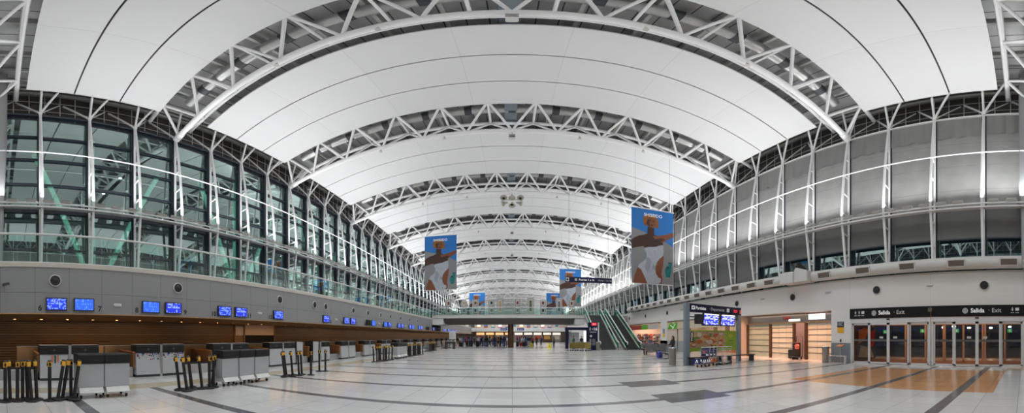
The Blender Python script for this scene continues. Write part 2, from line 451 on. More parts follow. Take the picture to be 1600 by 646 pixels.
# central catwalk beam under the deck
cw = MB()
for y0 in (YMIN,):
    vs = []
    for y in (YMIN,YMAX):
        z = ZB(0,y)+2.2
        vs += [(-.5,y,z),(.35,y,z),(.35,y,z+.3),(-.5,y,z+.3)]
    cw.add(vs, [(0,1,2,3),(7,6,5,4),(0,4,5,1),(1,5,6,2),(2,6,7,3),(3,7,4,0)])
tag(cw.build('catwalk', M['grey_post']), 'grey catwalk running along the ridge above the roof trusses', 'catwalk')

# clerestory behind the wall heads, and eave pipes
def long_box(mb, x0, x1, z0, z1):
    vs = []
    for y in (YMIN,YMAX):
        d = sl(y)
        vs += [(x0,y,z0+d),(x1,y,z0+d),(x1,y,z1+d),(x0,y,z1+d)]
    mb.add(vs, [(0,1,2,3),(7,6,5,4),(0,4,5,1),(1,5,6,2),(2,6,7,3),(3,7,4,0)])
for s, nm in ((-1,'left'),(1,'right')):
    mb = MB(); long_box(mb, 19.7*s-.1, 19.7*s+.1, 15.6, 20.2)
    wl = struct(mb.build('wall_'+('upper_left' if s < 0 else 'upper_right'), M['clerestory']))
    mb = MB(); long_box(mb, min(18.3*s,19.8*s), max(18.3*s,19.8*s), 15.85, 15.95)
    struct(mb.build('trim_%d' % (1 if s < 0 else 2), M['dark_steel']))
    # grid of light rods in front of the dark wall
    mb = MB()
    y = YMIN+.4
    while y < 75:
        d = sl(y); mb.tube((19.45*s,y,15.9+d),(19.45*s,y,19.6+d),.035,4); y += .94
    for z in (16.75,17.65,18.55):
        mb.tube((19.42*s,YMIN,z+sl(YMIN)),(19.42*s,YMAX,z+sl(YMAX)),.035,4)
    struct(mb.build('trim_%d' % (3 if s < 0 else 4), M['white_paint']))
    for k, (x, z, r) in enumerate(((18.9,19.0,.12),(18.7,19.25,.09),(18.05,16.12,.07))):
        mb = MB(); mb.tube((x*s,YMIN,z+sl(YMIN)),(x*s,YMAX,z+sl(YMAX)),r,8)
        tag(mb.build('eave_pipe', (M['flood_body'] if k < 2 else M['frame_navy'] if s < 0 else M['white_steel']), smooth=True),
            ('thick upper pipe', 'thin upper pipe', 'slim head pipe')[k]+' running along the %s wall under the eaves' % nm, 'pipe')

# ------------------------------------------------------------------ side walls: glazing, masts, blinds
ladY = [T1+LAD*j for j in range(-7, 35)]
ladY = [y for y in ladY if y > -8.5]
def first_vis(y): return y > -1
def make_mast(h_bot, name_side):
    root = thing('ladder_mast', '', 'mast', (0,0,0))
    zt = 16.25
    MB().tube((0,0,h_bot),(0,0,zt),.075,8).build('post', M['white_steel'], root, smooth=True)
    def off(z):
        if z > 9.2: return .80*(1-((z-9.2)/(zt-9.2))**1.7)
        return .80-.55*((9.2-z)/(9.2-h_bot))
    pts = [(0,-off(h_bot+(zt-h_bot)*k/24)-.03,h_bot+(zt-h_bot)*k/24) for k in range(25)]
    MB().path(pts, .085, 8).build('bowed_post', M['white_steel'], root, smooth=True)
    z = h_bot+1.3
    while z < zt-1:
        MB().tube((0,0,z),(0,-off(z),z+.12),.045,6).build('rung', M['white_steel'], root, smooth=True); z += 1.45
    return root
mastL = make_mast(4.42, 'left'); mastR = make_mast(5.5, 'right')
simple = {}
for s, base, hb in ((-1,mastL,4.42),(1,mastR,5.5)):
    cnt = 0; side = 'left' if s < 0 else 'right'
    for y in ladY:
        if y < -1.5 or y > 112 or abs(y-104) < 1.2: continue
        lab = 'white bowed ladder mast on the %s window wall, %s from the camera' % (side, nth(cnt))
        k = (ZH(y)+.1)/16.25
        rz = pi/2 if s < 0 else -pi/2
        o = base if cnt == 0 else dup(base, (0,0,0))
        o.location = (17.95*s,y,0); o.rotation_euler = (0,0,rz); o['label'] = lab; o['group'] = 'ladder masts of the %s wall' % side
        # keep the foot on its level while the head follows the roof
        o.scale = (1,1,k); o.location.z = hb*(1-k)
        cnt += 1

wn = 0
for s in (-1,1):
    side = 'left' if s < 0 else 'right'; cnt = 0
    for y in ladY:
        y1 = y+LAD
        if y < -8 or y > 112: continue
        wn += 1
        X = 18.3*s
        zt = ZH(y+LAD/2)-.05; zb = 4.4 if s < 0 else 5.2
        fr = MB(); fw = .075
        zs = [zb, zb+2.3, 9.1]+[9.1+(zt-9.1)*k/4 for k in range(1,5)]
        for z in zs:
            hgt = .11 if z in (zs[2],zs[-1]) else .06
            fr.box(min(X,X-.12*s),max(X,X-.12*s),y,y1,z-hgt,z+hgt)
        fr.box(min(X,X-.16*s),max(X,X-.16*s),y-.10,y+.10,zb,zt)
        win = struct(fr.build('window_%d' % wn, M['frame_navy']))
        pn = MB(); pn.box(X+.02*s-.012,X+.02*s+.012,y+.1,y1-.1,zb,zt)
        pn.f = pn.f[4:5] if s < 0 else pn.f[5:6]; pn.mi = pn.mi[:1]
        g = pn.build('glass_pane', M['glass_wall'], win); struct(g)
        if s > 0:
            if y < -1.5: continue
            bl = thing('roller_blind', 'grey roller blind in the right window wall, %s from the camera' % nth(cnt), 'blind', (X-.25,y+LAD/2,0), -pi/2, 'grey roller blinds of the right wall')
            w = LAD/2-.14
            zf = zt-1.75
            mb = MB()                                       # loose wavy top flap
            n = 22
            vs = []; fs = []
            ph = random.random()*6
            for a in range(n+1):
                xx = -w+2*w*a/n; dy = .045*sin(a*1.1+ph)+.03*sin(a*2.3+ph*2)
                lo = zf+.05*sin(a*.7+ph)
                vs += [(xx,dy-.07,lo),(xx,-.03,zt-.05),(xx,dy-.065,lo),(xx,-.02,zt-.05)]
            for a in range(n):
                fs += [(a*4,(a+1)*4,(a+1)*4+1,a*4+1),(a*4+2,a*4+3,(a+1)*4+3,(a+1)*4+2)]
            mb.add(vs, fs); mb.build('top_flap', M['fabric_grey'], bl, smooth=True)
            MB().box(-w,w,-.02,-.005,9.25,zf+.12).build('fabric_sheet', M['fabric_panel'], bl)
            full = (cnt in (7,8))
            z2 = 5.6 if full else 7.35
            MB().box(-w,w,-.035,-.02,z2,9.2).build('lower_sheet', M['fabric_dark'], bl)
            MB().box(-w,w,-.06,0,z2-.06,z2+.02).build('hem_bar', M['dark_steel'], bl)
            MB().tube((-w,0,zt-.08),(w,0,zt-.08),.06,8).build('roller', M['flood_body'], bl, smooth=True)
            cnt += 1

# thin rods and lighting rails along both walls
for s in (-1,1):
    side = 'left' if s < 0 else 'right'
    mb = MB(); mb.tube((17.2*s,YMIN,12.85),(17.2*s,112,12.85-1.6),.045,6)
    tag(mb.build('tie_rod', M['white_steel'], smooth=True), 'thin white tie rod along the upper %s window wall' % side, 'rod')
    r = thing('lighting_rail', 'white double rail carrying the floodlights along the %s wall' % side, 'rail', (16.95*s,0,9.1))
    for dx, dz in ((0,0),(.5*s,-.12),(0,-.22)):
        MB().tube((dx,YMIN,dz),(dx,YMAX,dz),.05,6).build('rail_tube', M['white_steel'], r, smooth=True)
    mb = MB()
    mb.box(min(.05*s,.5*s),max(.05*s,.5*s),YMIN,YMAX,-.19,-.16)
    mb.build('cable_tray', M['white_paint'], r)

# floodlights on the rails
def make_flood():
    root = thing('floodlight', '', 'floodlight')
    mb = MB(); mb.prism([(-.17,.10),(.17,.30),(.23,.20),(-.08,.0)], 'X', -.26, .26)
    mb.build('housing', M['flood_body'], root, bevel=.012)
    mb = MB(); mb.add([(-.24,-.16,.112),(.24,-.16,.112),(.24,.155,.298),(-.24,.155,.298)], [(0,1,2,3)])
    mb.build('front_glass', M['stainless'], root)
    mb = MB(); mb.tube((-.28,.02,-.0),(-.28,.05,.16),.02,6); mb.tube((.28,.02,0),(.28,.05,.16),.02,6); mb.tube((-.28,.02,0),(.28,.02,0),.02,6)
    mb.build('bracket', M['flood_body'], root)
    return root
flood = make_flood(); used = False
for s in (-1,1):
    side = 'left' if s < 0 else 'right'; cnt = 0
    y = -.3
    while y < 72:
        ok = not (s > 0 and 2.4 < y < 2.9) and not (s < 0 and 4.0 < y < 4.6)
        if ok:
            lab = 'grey floodlight on the rail of the %s wall, %s from the near end' % (side, nth(cnt, 'first'))
            o = flood if not used else dup(flood, (0,0,0)); used = True
            o.location = (16.95*s,y,9.13); o.rotation_euler = (0,0,pi/2 if s < 0 else -pi/2); o['label'] = lab; o['group'] = 'floodlights on the %s rail' % side
            cnt += 1
        y += .95 if y < 40 else 1.9

# wall-head struts
def strut_set():
    root = thing('roof_strut', '', 'strut')
    for (x,y,z) in ((-.0,-.75,2.2),(1.25,-.75,2.35),(-1.3,1.1,1.9)):
        MB().tube((0,-.05,0),(x,y,z),.075,8).build('strut_tube', M['white_steel'], root, smooth=True)
    MB().tube((0,-.05,0),(1.3,1.1,1.9),.05,6).build('strut_tube', M['white_steel'], root, smooth=True)
    MB().tube((-.1,-.05,0),(.1,-.05,0),.1,8).build('shoe', M['white_steel'], root, smooth=True)
    return root
ss = strut_set(); used = False
for s in (-1,1):
    side = 'left' if s < 0 else 'right'; cnt = 0
    for y in ladY:
        if y < -1.5 or y > 95: continue
        o = ss if not used else dup(ss, (0,0,0)); used = True
        o.location = (17.95*s,y,ZH(y)); o.rotation_euler = (0,0,pi/2 if s < 0 else -pi/2)
        o['label'] = 'set of white roof struts above the %s wall, %s from the camera' % (side, nth(cnt)); o['group'] = 'roof struts of the %s wall' % side
        cnt += 1

# green steel braces outside the left glazing
bi = 0
for i in range(-1, 7):
    y = -.6+BAY*i
    for (a, b) in (((y+2.6,13.6),(y+6.2,4.45)),((y+10.6,13.2),(y+6.5,4.45))):
        if a[0] < 0 and b[0] < 0: continue
        mb = MB(); mb.tube((-19.0,a[0],a[1]),(-19.0,b[0],b[1]),.17,10)
        tag(mb.build('diagonal_brace', M['brace_green'], smooth=True), 'pale green diagonal steel brace behind the left glazing, %s from the camera' % nth(bi), 'brace', 'diagonal braces behind the left glazing'); bi += 1
for i in range(0, 8):
    y = -.6+BAY*i+6.3
    mb = MB(); mb.tube((-19.45,y,4.42),(-19.45,y,15.5),.13,10)
    tag(mb.build('outer_column', M['brace_green'], smooth=True), 'pale green upright column behind the left glazing, %s from the camera' % nth(i), 'column', 'columns behind the left glazing')

# piers at both sides of the view
for s in (-1,1):
    z0 = 5.37 if s > 0 else 4.44
    pf = [(-.9,z0),(.14,z0),(.2,9),(.36,13),(.4,19.6),(-.9,19.6)] if s < 0 else [(-.9,z0),(.12,z0),(.16,9),(.28,10.2),(.28,19.6),(-.9,19.6)]
    mb = MB(); mb.prism(pf, 'X', min(17.2*s,17.9*s), max(17.2*s,17.9*s))
    mb.m = 1; mb.prism([(y+.001,z) for y, z in pf[1:5]]+[(y-.05,z) for y, z in pf[4:0:-1]], 'X', min(17.15*s,17.95*s), max(17.15*s,17.95*s))
    tag(mb.build('steel_pier', [M['cart_grey'],M['stand_grey']]), 'tall grey clad pier at the near end of the %s wall' % ('left' if s < 0 else 'right'), 'pier')

# near and far end walls
for nm, y in (('near', YMIN), ('far', YMAX)):
    mb = MB()
    z = ZB(0,y)+3.6
    mb.box(-26,25,y-.2,y,0,z) if nm == 'near' else mb.box(-26,25,y,y+.2,0,z)
    struct(mb.build('wall_'+nm, M['white_paint']))

# ------------------------------------------------------------------ left side: gallery, fascia, check-in
LX = -12.0
mb = MB(); mb.box(LX-.15,LX,YMIN,47.9,2.53,4.28)
mb.box(LX-.15,LX,54.1,YMAX,2.53,4.28)
wall_left = struct(mb.build('wall_left', M['fascia_panels']))
mb = MB(); mb.box(LX-.3,LX+.03,YMIN,YMAX,4.28,4.45)
struct(mb.build('trim_5', M['gallery_edge']))
mb = MB(); mb.box(-19.8,LX-.3,YMIN,YMAX,4.2,4.42)
struct(mb.build('gallery_floor', M['concrete']))
mb = MB(); mb.box(-18.2,LX-.15,YMIN,YMAX,2.53,2.63)
struct(mb.build('ceiling_check_in', M['soffit_brown']))
mb = MB(); mb.box(LX-.2,LX+.015,YMIN,YMAX,2.50,2.535)
struct(mb.build('trim_6', M['bronze']))
mb = MB(); mb.box(-17.4,-17.2,YMIN,YMAX,1.78,2.53); mb.m = 1; mb.box(-17.4,-17.2,YMIN,YMAX,0,1.78)
struct(mb.build('wall_back_left', [M['slat_screen'],M['slat_screen_low']]))

# balustrade on the gallery edge
bal = thing('glass_balustrade', 'long glass balustrade with grey handrail on the gallery above the check-in desks', 'balustrade', (LX-.12,0,4.43))
MB().tube((0,YMIN,1.2),(0,YMAX-30,1.2),.045,8).build('handrail', M['esc_white'], bal, smooth=True)
y = -3.0
while y < 95:
    MB().box(-.01,.01,y+.02,y+1.38,.05,1.13).build('glass_panel', M['glass_rail'], bal); y += 1.412
MB().box(-.04,.04,YMIN,YMAX-30,0,.08).build('base_channel', M['alu'], bal)

# round loudspeakers
def make_round_speaker():
    root = thing('round_speaker', '', 'loudspeaker')
    MB().lathe([(.21,.0),(.235,-.02),(.225,-.05),(.205,-.055),(.19,-.02)],(0,0,0),24,'Y',False).build('ring', M['speaker_ring'], root, smooth=True)
    MB().lathe([(.185,-.02),(.185,-.05),(.12,-.045),(.10,-.06),(.05,-.06),(.04,-.085),(.0001,-.09)],(0,0,0),24,'Y').build('grille', M['speaker_black'], root, smooth=True)
    return root
rs = make_round_speaker(); used = False
for k, (y, z) in enumerate(((2.05,3.77),(7.28,3.77),(13.86,3.75),(17.3,3.74),(18.6,3.72),(22.6,3.72),(25.3,3.72),(28.1,3.7),(30.6,3.7),(33.6,3.7),(36.8,3.7),(40,3.7))):
    o = rs if not used else dup(rs, (0,0,0)); used = True
    o.location = (LX,y,z); o.rotation_euler = (0,0,pi/2)
    o['label'] = 'black round loudspeaker in the grey fascia above the check-in desks, %s from the camera' % nth(k); o['group'] = 'round loudspeakers of the left fascia'
for k, y in enumerate((2.18,8.63,15.26,21.52,28.2,34.43,40.91,47.2)):
    o = dup(rs, (17.8,y,4.51), -pi/2, 'black round loudspeaker in the white fascia of the right wall, %s from the camera' % nth(k), 'round loudspeakers of the right fascia', (1.22,1.22,1.22))

# screens over the desks
def make_monitor(scr):
    root = thing('desk_monitor', '', 'monitor', (0,0,0), 0)
    MB().box(-.40,.40,-.10,-.02,-.245,.245).build('bezel', M['bezel'], root, bevel=.008)
    MB().box(-.36,.36,-.105,-.099,-.20,.21).build('screen', M[scr], root)
    MB().box(-.12,.12,-.03,-.001,-.12,.12).build('wall_bracket', M['dark_steel'], root)
    return root
mons = {k: None for k in ('screen_a','screen_b','screen_c','sign_black')}
desk_no = 6
PAIR = [2.62+3.87*k for k in range(0, 18)]
skip = {(3,1),(4,0)}
for k, yc in enumerate(PAIR):
    for s in (0,1):
        no = desk_no+2*k+s
        if (k, s) in skip: continue
        y = yc+(-.53 if s == 0 else .53)
        scr = ('screen_a','screen_b','screen_b','screen_c','screen_a','screen_c')[(2*k+s) % 6]
        if k == 3: scr = 'screen_a'
        lit = 'blue lit screen'
        if (k, s) == (6,0) or (k, s) in ((11,0),(11,1),(12,1),(13,0),(13,1)): scr = 'sign_black'; lit = 'dark screen'
        wh = 'over check-in desk %s, %s of the pair' % (no, 'nearer' if s == 0 else 'farther')
        lab = '%s on the left fascia over the %s check-in pair, %s one of two' % (lit, nth(k), 'nearer' if s == 0 else 'farther')
        if mons[scr] is None: o = mons[scr] = make_monitor(scr)
        else: o = dup(mons[scr], (0,0,0))
        o.location = (LX,y,2.87); o.rotation_euler = (RD(0),0,pi/2+RD(0)); o['label'] = lab; o['group'] = 'screens over the check-in desks'
        if k < 9:
            t = text('desk_number', str(no), .30, M['number_black'], None, (LX+.006, yc+(-1.14 if s == 0 else 1.17), 2.72), (pi/2,0,pi/2), .02)
            tag(t, 'black desk number %d painted on the grey fascia' % no, 'number', 'desk numbers on the left fascia')
    if k in (0,2,4,6,8):
        r = thing('emergency_light', 'small white emergency light on the left fascia beyond the %s check-in pair' % nth(k), 'light', (LX,yc+1.9,2.9), pi/2, 'emergency lights on the left fascia')
        MB().box(-.16,.16,-.05,0,-.06,.06).build('housing', M['box_white'], r, bevel=.02)
        MB().box(-.11,.11,-.056,-.05,-.03,.03).build('lens', M['stainless'], r)
cam_ = thing('security_camera', 'small dark security camera on the left fascia at the near edge', 'camera', (LX,.15,3.55), pi/2)
MB().tube((0,0,0),(0,-.22,0),.02,6).build('arm', M['bezel'], cam_)
MB().obox((.06,-.26,.02),(.26,.09,.09),(0,RD(-12),0)).build('camera_body', M['bezel'], cam_, bevel=.01)

# downlights in the soffit
k = 0; y = -.6
while y < 46:
    r = thing('recessed_downlight', 'small warm recessed downlight in the ceiling behind the check-in desks, %s from the camera' % nth(k), 'downlight', (-16.0,y,2.53), 0, 'downlights over the check-in desks')
    MB().lathe([(.09,0),(.09,-.012),(.07,-.012)],(0,0,0),14,'Z',False).build('ring', M['white_paint'], r)
    MB().lathe([(.068,-.008),(.0001,-.008)],(0,0,0),14).build('lamp_face', M['warm_lamp'], r)
    y += 1.32; k += 1

# check-in desks
def make_desk(style):
    root = thing('check_in_desk', '', 'check-in desk')
    W = .54
    mb = MB(); mb.prism([(0.0,.10),(.62,.10),(.62,1.0),(.06,1.0)], 'X', -W, W)
    mb.build('front_body', M['desk_grey'], root, bevel=.01)
    MB().box(-W+.02,W-.02,.06,.6,0,.1).build('plinth', M['dark_steel'], root)
    mb = MB(); mb.prism([(.03,.99),(.02,1.27),(.10,1.33),(.58,1.33),(.58,.99)], 'X', -W-.01, W+.01)
    mb.build('top_console', M['console'], root, bevel=.012)
    MB().box(-W,W,.04,.62,1.33,1.345).build('counter_top', M['desk_grey'], root)
    mb = MB(); mb.lathe([(.05,0),(.05,-.006),(.001,-.006)],(0,.024,1.15),12,'Y'); mb.box(-.11,.11,.018,.03,1.145,1.155)
    mb.build('emblem', M['dark_steel'], root)
    if style == 'bars':
        mb = MB()
        for i, x in enumerate((-.07,.04,.15)):
            mb.m = i; mb.box(x-.022,x+.022,.022,.06,.70-(.04 if i == 1 else 0),.95)
        mb.build('logo_bars', [M['orange_ad'],M['number_black'],M['orange_ad']], root)
    if style == 'confetti':
        rr = random.Random(3); mb = MB()
        for i in range(34):
            x = -W+.05+rr.random()*(2*W-.1); z = .97-rr.random()**2*.28; q = rr.choice((.018,.024,.03))
            mb.m = rr.choice((0,0,1,2)); yy = .06*(z-.1)/.9
            mb.box(x-q,x+q,yy-.004,yy+.02,z-q,z+q)
        mb.build('square_pattern', [M['number_black'],M['red'],M['blue']], root)
    # staff side: keyboard shelf and screen
    MB().box(-.35,.35,.6,.95,.72,.76).build('work_shelf', M['wood'], root)
    MB().obox((.1,.75,1.02),(.42,.04,.30),(RD(-12),0,0)).build('staff_screen', M['bezel'], root)
    return root
def make_divider():
    root = thing('desk_divider', '', 'divider')
    MB().box(-.055,.055,.0,.9,0,1.34).build('upright_panel', M['stainless'], root, bevel=.01)
    MB().box(-.065,.065,-.01,.91,1.34,1.37).build('cap', M['bezel'], root)
    return root
def make_belt():
    root = thing('baggage_scale', '', 'baggage scale')
    W = .74
    MB().box(-W,W,.10,.85,0,.42).build('steel_base', M['stainless'], root, bevel=.015)
    MB().box(-W+.08,W-.08,.14,1.6,.42,.47).build('belt', M['rubber'], root)
    for s in (-1,1):
        MB().prism([(.02,.35),(1.7,.35),(1.7,1.05),(.02,1.0)], 'X', W*s-.03, W*s+.03).build('side_panel', M['wood'], root)
        MB().prism([(0,1.0),(1.7,1.05),(1.7,1.09),(0,1.04)], 'X', W*s-.05, W*s+.05).build('side_cap', M['orange_wood'], root)
    return root
def make_bronze():
    root = thing('bronze_screen', '', 'screen')
    MB().box(-1.9,1.9,0,.06,.28,1.24).build('bronze_panel', M['bronze'], root)
    MB().box(-1.92,1.92,-.02,.08,1.24,1.27).build('top_rail', M['stainless'], root)
    MB().box(-1.9,1.9,-.01,.07,0,.28).build('kick_plate', M['dark_steel'], root)
    return root
protos = {'bars':make_desk('bars'),'confetti':make_desk('confetti'),'plain':make_desk('plain')}
usedp = set(); div = make_divider(); belt = make_belt(); brz = make_bronze()
def place(o, key, loc, rz, label, group):
    if key in usedp: o = dup(o, (0,0,0))
    usedp.add(key); o.location = loc; o.rotation_euler = (0,0,rz); o['label'] = label; o['group'] = group; return o
for k, yc in enumerate(PAIR):
    st = 'confetti' if k in (1,) else 'plain'
    for s in (0,1):
        if (k, s) == (4,0): continue
        sty = 'bars' if (k, s) == (0,0) else st
        no = desk_no+2*k+s
        lab = 'grey check-in desk with black top, %s one of the %s desk pair' % ('nearer' if s == 0 else 'farther', nth(k))
        if sty == 'bars': lab = 'grey check-in desk with orange and black bars under number 6'
        if sty == 'confetti': lab = 'grey check-in desk with square confetti pattern under number %d' % no
        place(protos[sty], sty, (LX,yc+(-.6 if s == 0 else .6),0), pi/2, lab, 'check-in desks')
    place(div, 'div', (LX-.02,yc,0), pi/2, 'slim steel divider between the two desks of the %s check-in pair' % nth(k), 'desk dividers')
    place(belt, 'belt', (LX-.12,yc+1.935,0), pi/2, 'steel and wood baggage scale beyond the %s check-in pair' % nth(k), 'baggage scales between the desks')
    place(brz, 'brz', (LX-1.75,yc,0), pi/2, 'low bronze screen behind the %s check-in pair' % nth(k), 'bronze screens behind the desks')
place(belt, 'belt', (LX-.12,PAIR[0]-1.935,0), pi/2, 'steel and wood baggage scale before desk 6 at the near edge', 'baggage scales between the desks')
# white upright board on two desks
for k, y in enumerate((15.75, 17.45)):
    r = thing('side_cabinet', 'tall pale cabinet standing beside the %s check-in pair' % ('fourth','fifth')[k], 'cabinet', (LX,y,0), pi/2, 'side cabinets in the desk row')
    MB().box(-.32,.32,0,.6,.08,1.34).build('body', M['desk_grey'], r, bevel=.01)
    MB().box(-.30,.30,.03,.57,0,.08).build('plinth', M['dark_steel'], r)
    MB().box(-.36,-.32,-.02,.62,0,1.36).build('end_panel', M['bezel'], r)

# flat office opening, its dark inside painted as a black sheet (behind desks 10 to 12)
r = thing('office_opening', 'dark office opening with beige upper wall and pale panel behind desks 10 to 12', 'opening', (-17.19,17.1,0), pi/2)
MB().box(-1.1,2.1,-.02,.0,.0,1.78).build('painted_dark', M['night'], r); MB().box(-1.1,2.1,-.02,.0,1.78,2.52).build('beige_wall', M['warm_wall'], r)
MB().box(-2.0,-1.2,-.02,0,0,2.5).build('side_wall', M['soffit_brown'], r); MB().box(-1.95,-1.25,-.05,-.02,1.75,2.4).build('pale_panel', M['picture_paper'], r)
for x in (-2.05,-1.15,2.1): MB().box(x-.05,x+.05,-.09,0,0,2.5).build('jamb', M['soffit_brown'], r)

# mobile queue counters
def make_cart():
    root = thing('mobile_counter', '', 'mobile counter')
    W = .36
    MB().box(-W,W,.03,.55,.30,.94).build('body', M['cart_grey'], root, bevel=.015)
    mb = MB(); mb.prism([(.02,.93),(-.02,.97),(-.02,1.17),(.0,1.2),(.58,1.2),(.58,.93)], 'X', -W-.003, W+.003)
    mb.build('top_band', M['console'], root, bevel=.01)
    mb = MB(); mb.prism([(.03,.30),(-.07,.17),(-.05,.15),(.5,.15),(.5,.30)], 'X', -W+.03, W-.03)
    mb.build('apron', M['apron'], root, bevel=.006)
    for x in (-.27,.27):
        for y in (.06,.46):
            c = MB(); c.box(x-.03,x+.03,y-.03,y+.03,.10,.16)
            c.prism([(y-.03,.12),(y+.03,.12),(y+.01,.05),(y-.01,.05)], 'X', x-.035, x-.025); c.prism([(y-.03,.12),(y+.03,.12),(y+.01,.05),(y-.01,.05)], 'X', x+.025, x+.035)
            co = c.build('caster', M['chrome'], root)
            MB().lathe([(.05,-.022),(.055,-.012),(.055,.012),(.05,.022)],(x,y,.055),14,'X').build('wheel', M['rubber'], co, smooth=True)
    return root
cart = make_cart()
spots = [(2.38,0),(3.12,0),(6.98+.1,1),(7.74+.1,1),(8.5+.1,1),(22.9,2),(23.66,2),(24.42,2)]
gname = ('near','middle','far')
cc = {0:0,1:0,2:0}
for i, (y, g) in enumerate(spots):
    lab = 'grey mobile counter on casters with black top, %s of the %s group beside the posts' % (nth(cc[g]), gname[g]); cc[g] += 1
    place(cart, 'cart', (-8.25,y,0), pi/2, lab, 'mobile queue counters')

# queue posts
def make_post():
    root = thing('queue_post', '', 'queue post')
    MB().lathe([(.17,0),(.175,.012),(.165,.03),(.10,.045),(.055,.06)],(0,0,0),20).build('base', M['black'], root, smooth=True)
    MB().lathe([(.047,.04),(.047,.92)],(0,0,0),14).build('tube', M['black'], root, smooth=True)
    MB().lathe([(.053,.89),(.056,.90),(.056,1.01),(.053,1.015)],(0,0,0),14).build('yellow_head', M['yellow'], root, smooth=True)
    MB().lathe([(.055,1.015),(.056,1.03),(.04,1.05),(.001,1.052)],(0,0,0),14).build('cap', M['black'], root, smooth=True)
    mb = MB(); mb.box(-.025,.025,-.072,-.05,.91,1.0); mb.box(-.068,-.055,-.03,.03,.90,1.0)
    mb.build('belt_clip', M['black_gloss'], root)
    return root
post = make_post()
def lean_word(t):
    return 'upright' if abs(t) < 2.5 else 'leaning away' if t > 0 else 'leaning back'
groups = [
 ('near', [(-8.3,-.12,1),(-8.13,.13,-1),(-8.35,.26,-2),(-8.2,.44,0),(-8.36,.58,-1),(-8.5,.72,-2),(-8.17,.8,-5),(-8.35,.95,-3),(-8.2,1.26,1),(-8.22,1.47,9),(-8.36,1.62,9),(-8.5,1.88,0),(-8.12,1.86,9)]),
 ('second', [(-8.46,5.2,-8),(-8.2,5.3,-9),(-8.36,5.6,-9),(-8.6,5.72,-7),(-8.3,5.93,-8),(-8.25,6.18,1),(-8.35,6.42,1),(-8.62,6.55,8)]),
 ('third', [(-8.5,10.15,-10),(-8.62,10.4,-10),(-8.38,10.52,-8),(-8.6,10.78,-7),(-8.36,10.92,-5),(-8.42,11.2,-5),(-8.08,11.4,0),(-8.64,12.87,0),(-8.41,13.05,0)]),
 ('fourth', [(-8.65,19.7,-5),(-8.55,20.5,-1),(-8.85,20.75,1),(-8.6,21.1,2),(-8.8,19.5,-6),(-8.6,19.9,-4),(-8.4,20.15,0),(-8.75,20.35,2),(-8.45,20.6,0),(-8.7,20.9,3),(-8.42,21.2,5),(-8.7,21.45,6),(-8.4,21.75,8)]),
 ('fifth', [(-8.75+.3*(k % 2)+.05*((k*7) % 3),25.7+.235*k,(-3,0,2,0,-2,1)[k % 6]) for k in range(18)]),
 ('sixth', [(-9.45+.3*(k % 2),34.9+.32*k,(0,2,0,-2)[k % 4]) for k in range(13)]),
 ('seventh', [(-9.75+.3*(k % 2),44.9+.45*k,0) for k in range(10)]),
]
for g, lst in groups:
    for i, (x, y, t) in enumerate(lst):
        o = place(post, 'post', (x,y,.17*sin(RD(abs(t)))), 0, 'black queue post with yellow head, %s, %s in the %s cluster' % (lean_word(t), nth(i), g if g != 'near' else 'nearest'), 'queue posts before the check-in desks')
        o.rotation_euler = (-RD(t),0,pi/2 if abs(t) < 2 else random.uniform(0,6)) if abs(t) < 2 else (-RD(t),0,0)

# ------------------------------------------------------------------ right side: wall, ducts, doors, shops
RX = 17.8
mb = MB(); mb.box(RX,18.6,YMIN,YMAX,3.42,5.26)
struct(mb.build('wall_right', M['fascia_white']))
mb = MB(); mb.box(RX-.04,18.6,YMIN,YMAX,5.26,5.36); struct(mb.build('trim_7', M['gallery_edge']))
mb = MB(); mb.box(RX,18.1,YMIN,-.25,0,3.42); mb.box(RX,18.1,10.46,11.95,1.26,3.42); mb.box(RX,18.1,34.6,36.3,0,3.42); mb.box(RX,18.1,47.5,56,0,3.42); mb.box(RX,18.1,62,YMAX,0,3.42)
struct(mb.build('wall_right_lower', M['white_paint']))
mb = MB(); mb.box(RX-.01,18.1,10.46,11.95,0,1.26); struct(mb.build('baseboard_right', M['grey_post']))

def duct_run(y0, y1, x, z, r, gy, lab):
    root = thing('air_duct', lab, 'duct', (x,0,z))
    MB().tube((0,y0,0),(0,y1,0),r,20).build('duct_pipe', M['duct'], root, smooth=True)
    for y in gy:
        g = MB(); g.obox((-r*.98,y,-r*.18),(.10,.98,.42),(0,RD(-10),0))
        go = g.build('grille_frame', M['duct'], root)
        q = MB(); q.obox((-r*.98-.055,y,-r*.18-.01),(.02,.86,.32),(0,RD(-10),0))
        q.build('grille', M['grille'], go)
    for y in (y0+.02, y1-.02):
        MB().tube((0,y-.03,0),(0,y+.03,0),r+.02,20).build('flange', M['duct'], root, smooth=True)
duct_run(-6,13.3,17.55,5.76,.36,[.8+2.83*k for k in range(-1,5)],'pale grey round air duct with grilles on the ledge above the exit doors')
duct_run(15.5,46,17.25,5.74,.36,[16.8+1.93*k for k in range(0,15)],'pale grey round air duct with grilles on the ledge beyond the boxed duct section')
r = thing('duct_box', 'boxed pale duct section stepping out between the two round ducts on the right ledge', 'duct', (17.3,14.4,5.4))
mb = MB(); mb.prism([(-1.15,-.02),(.0,-.02),(.0,.85),(-.2,1.02),(-1.15,.72)], 'X', -.45, .45); mb.build('near_box', M['duct'], r, bevel=.05)
mb = MB(); mb.prism([(0,-.05),(1.2,-.02),(1.2,.72),(.7,.78),(0,.75)], 'X', -.55, .35); mb.build('far_box', M['duct'], r, bevel=.05)
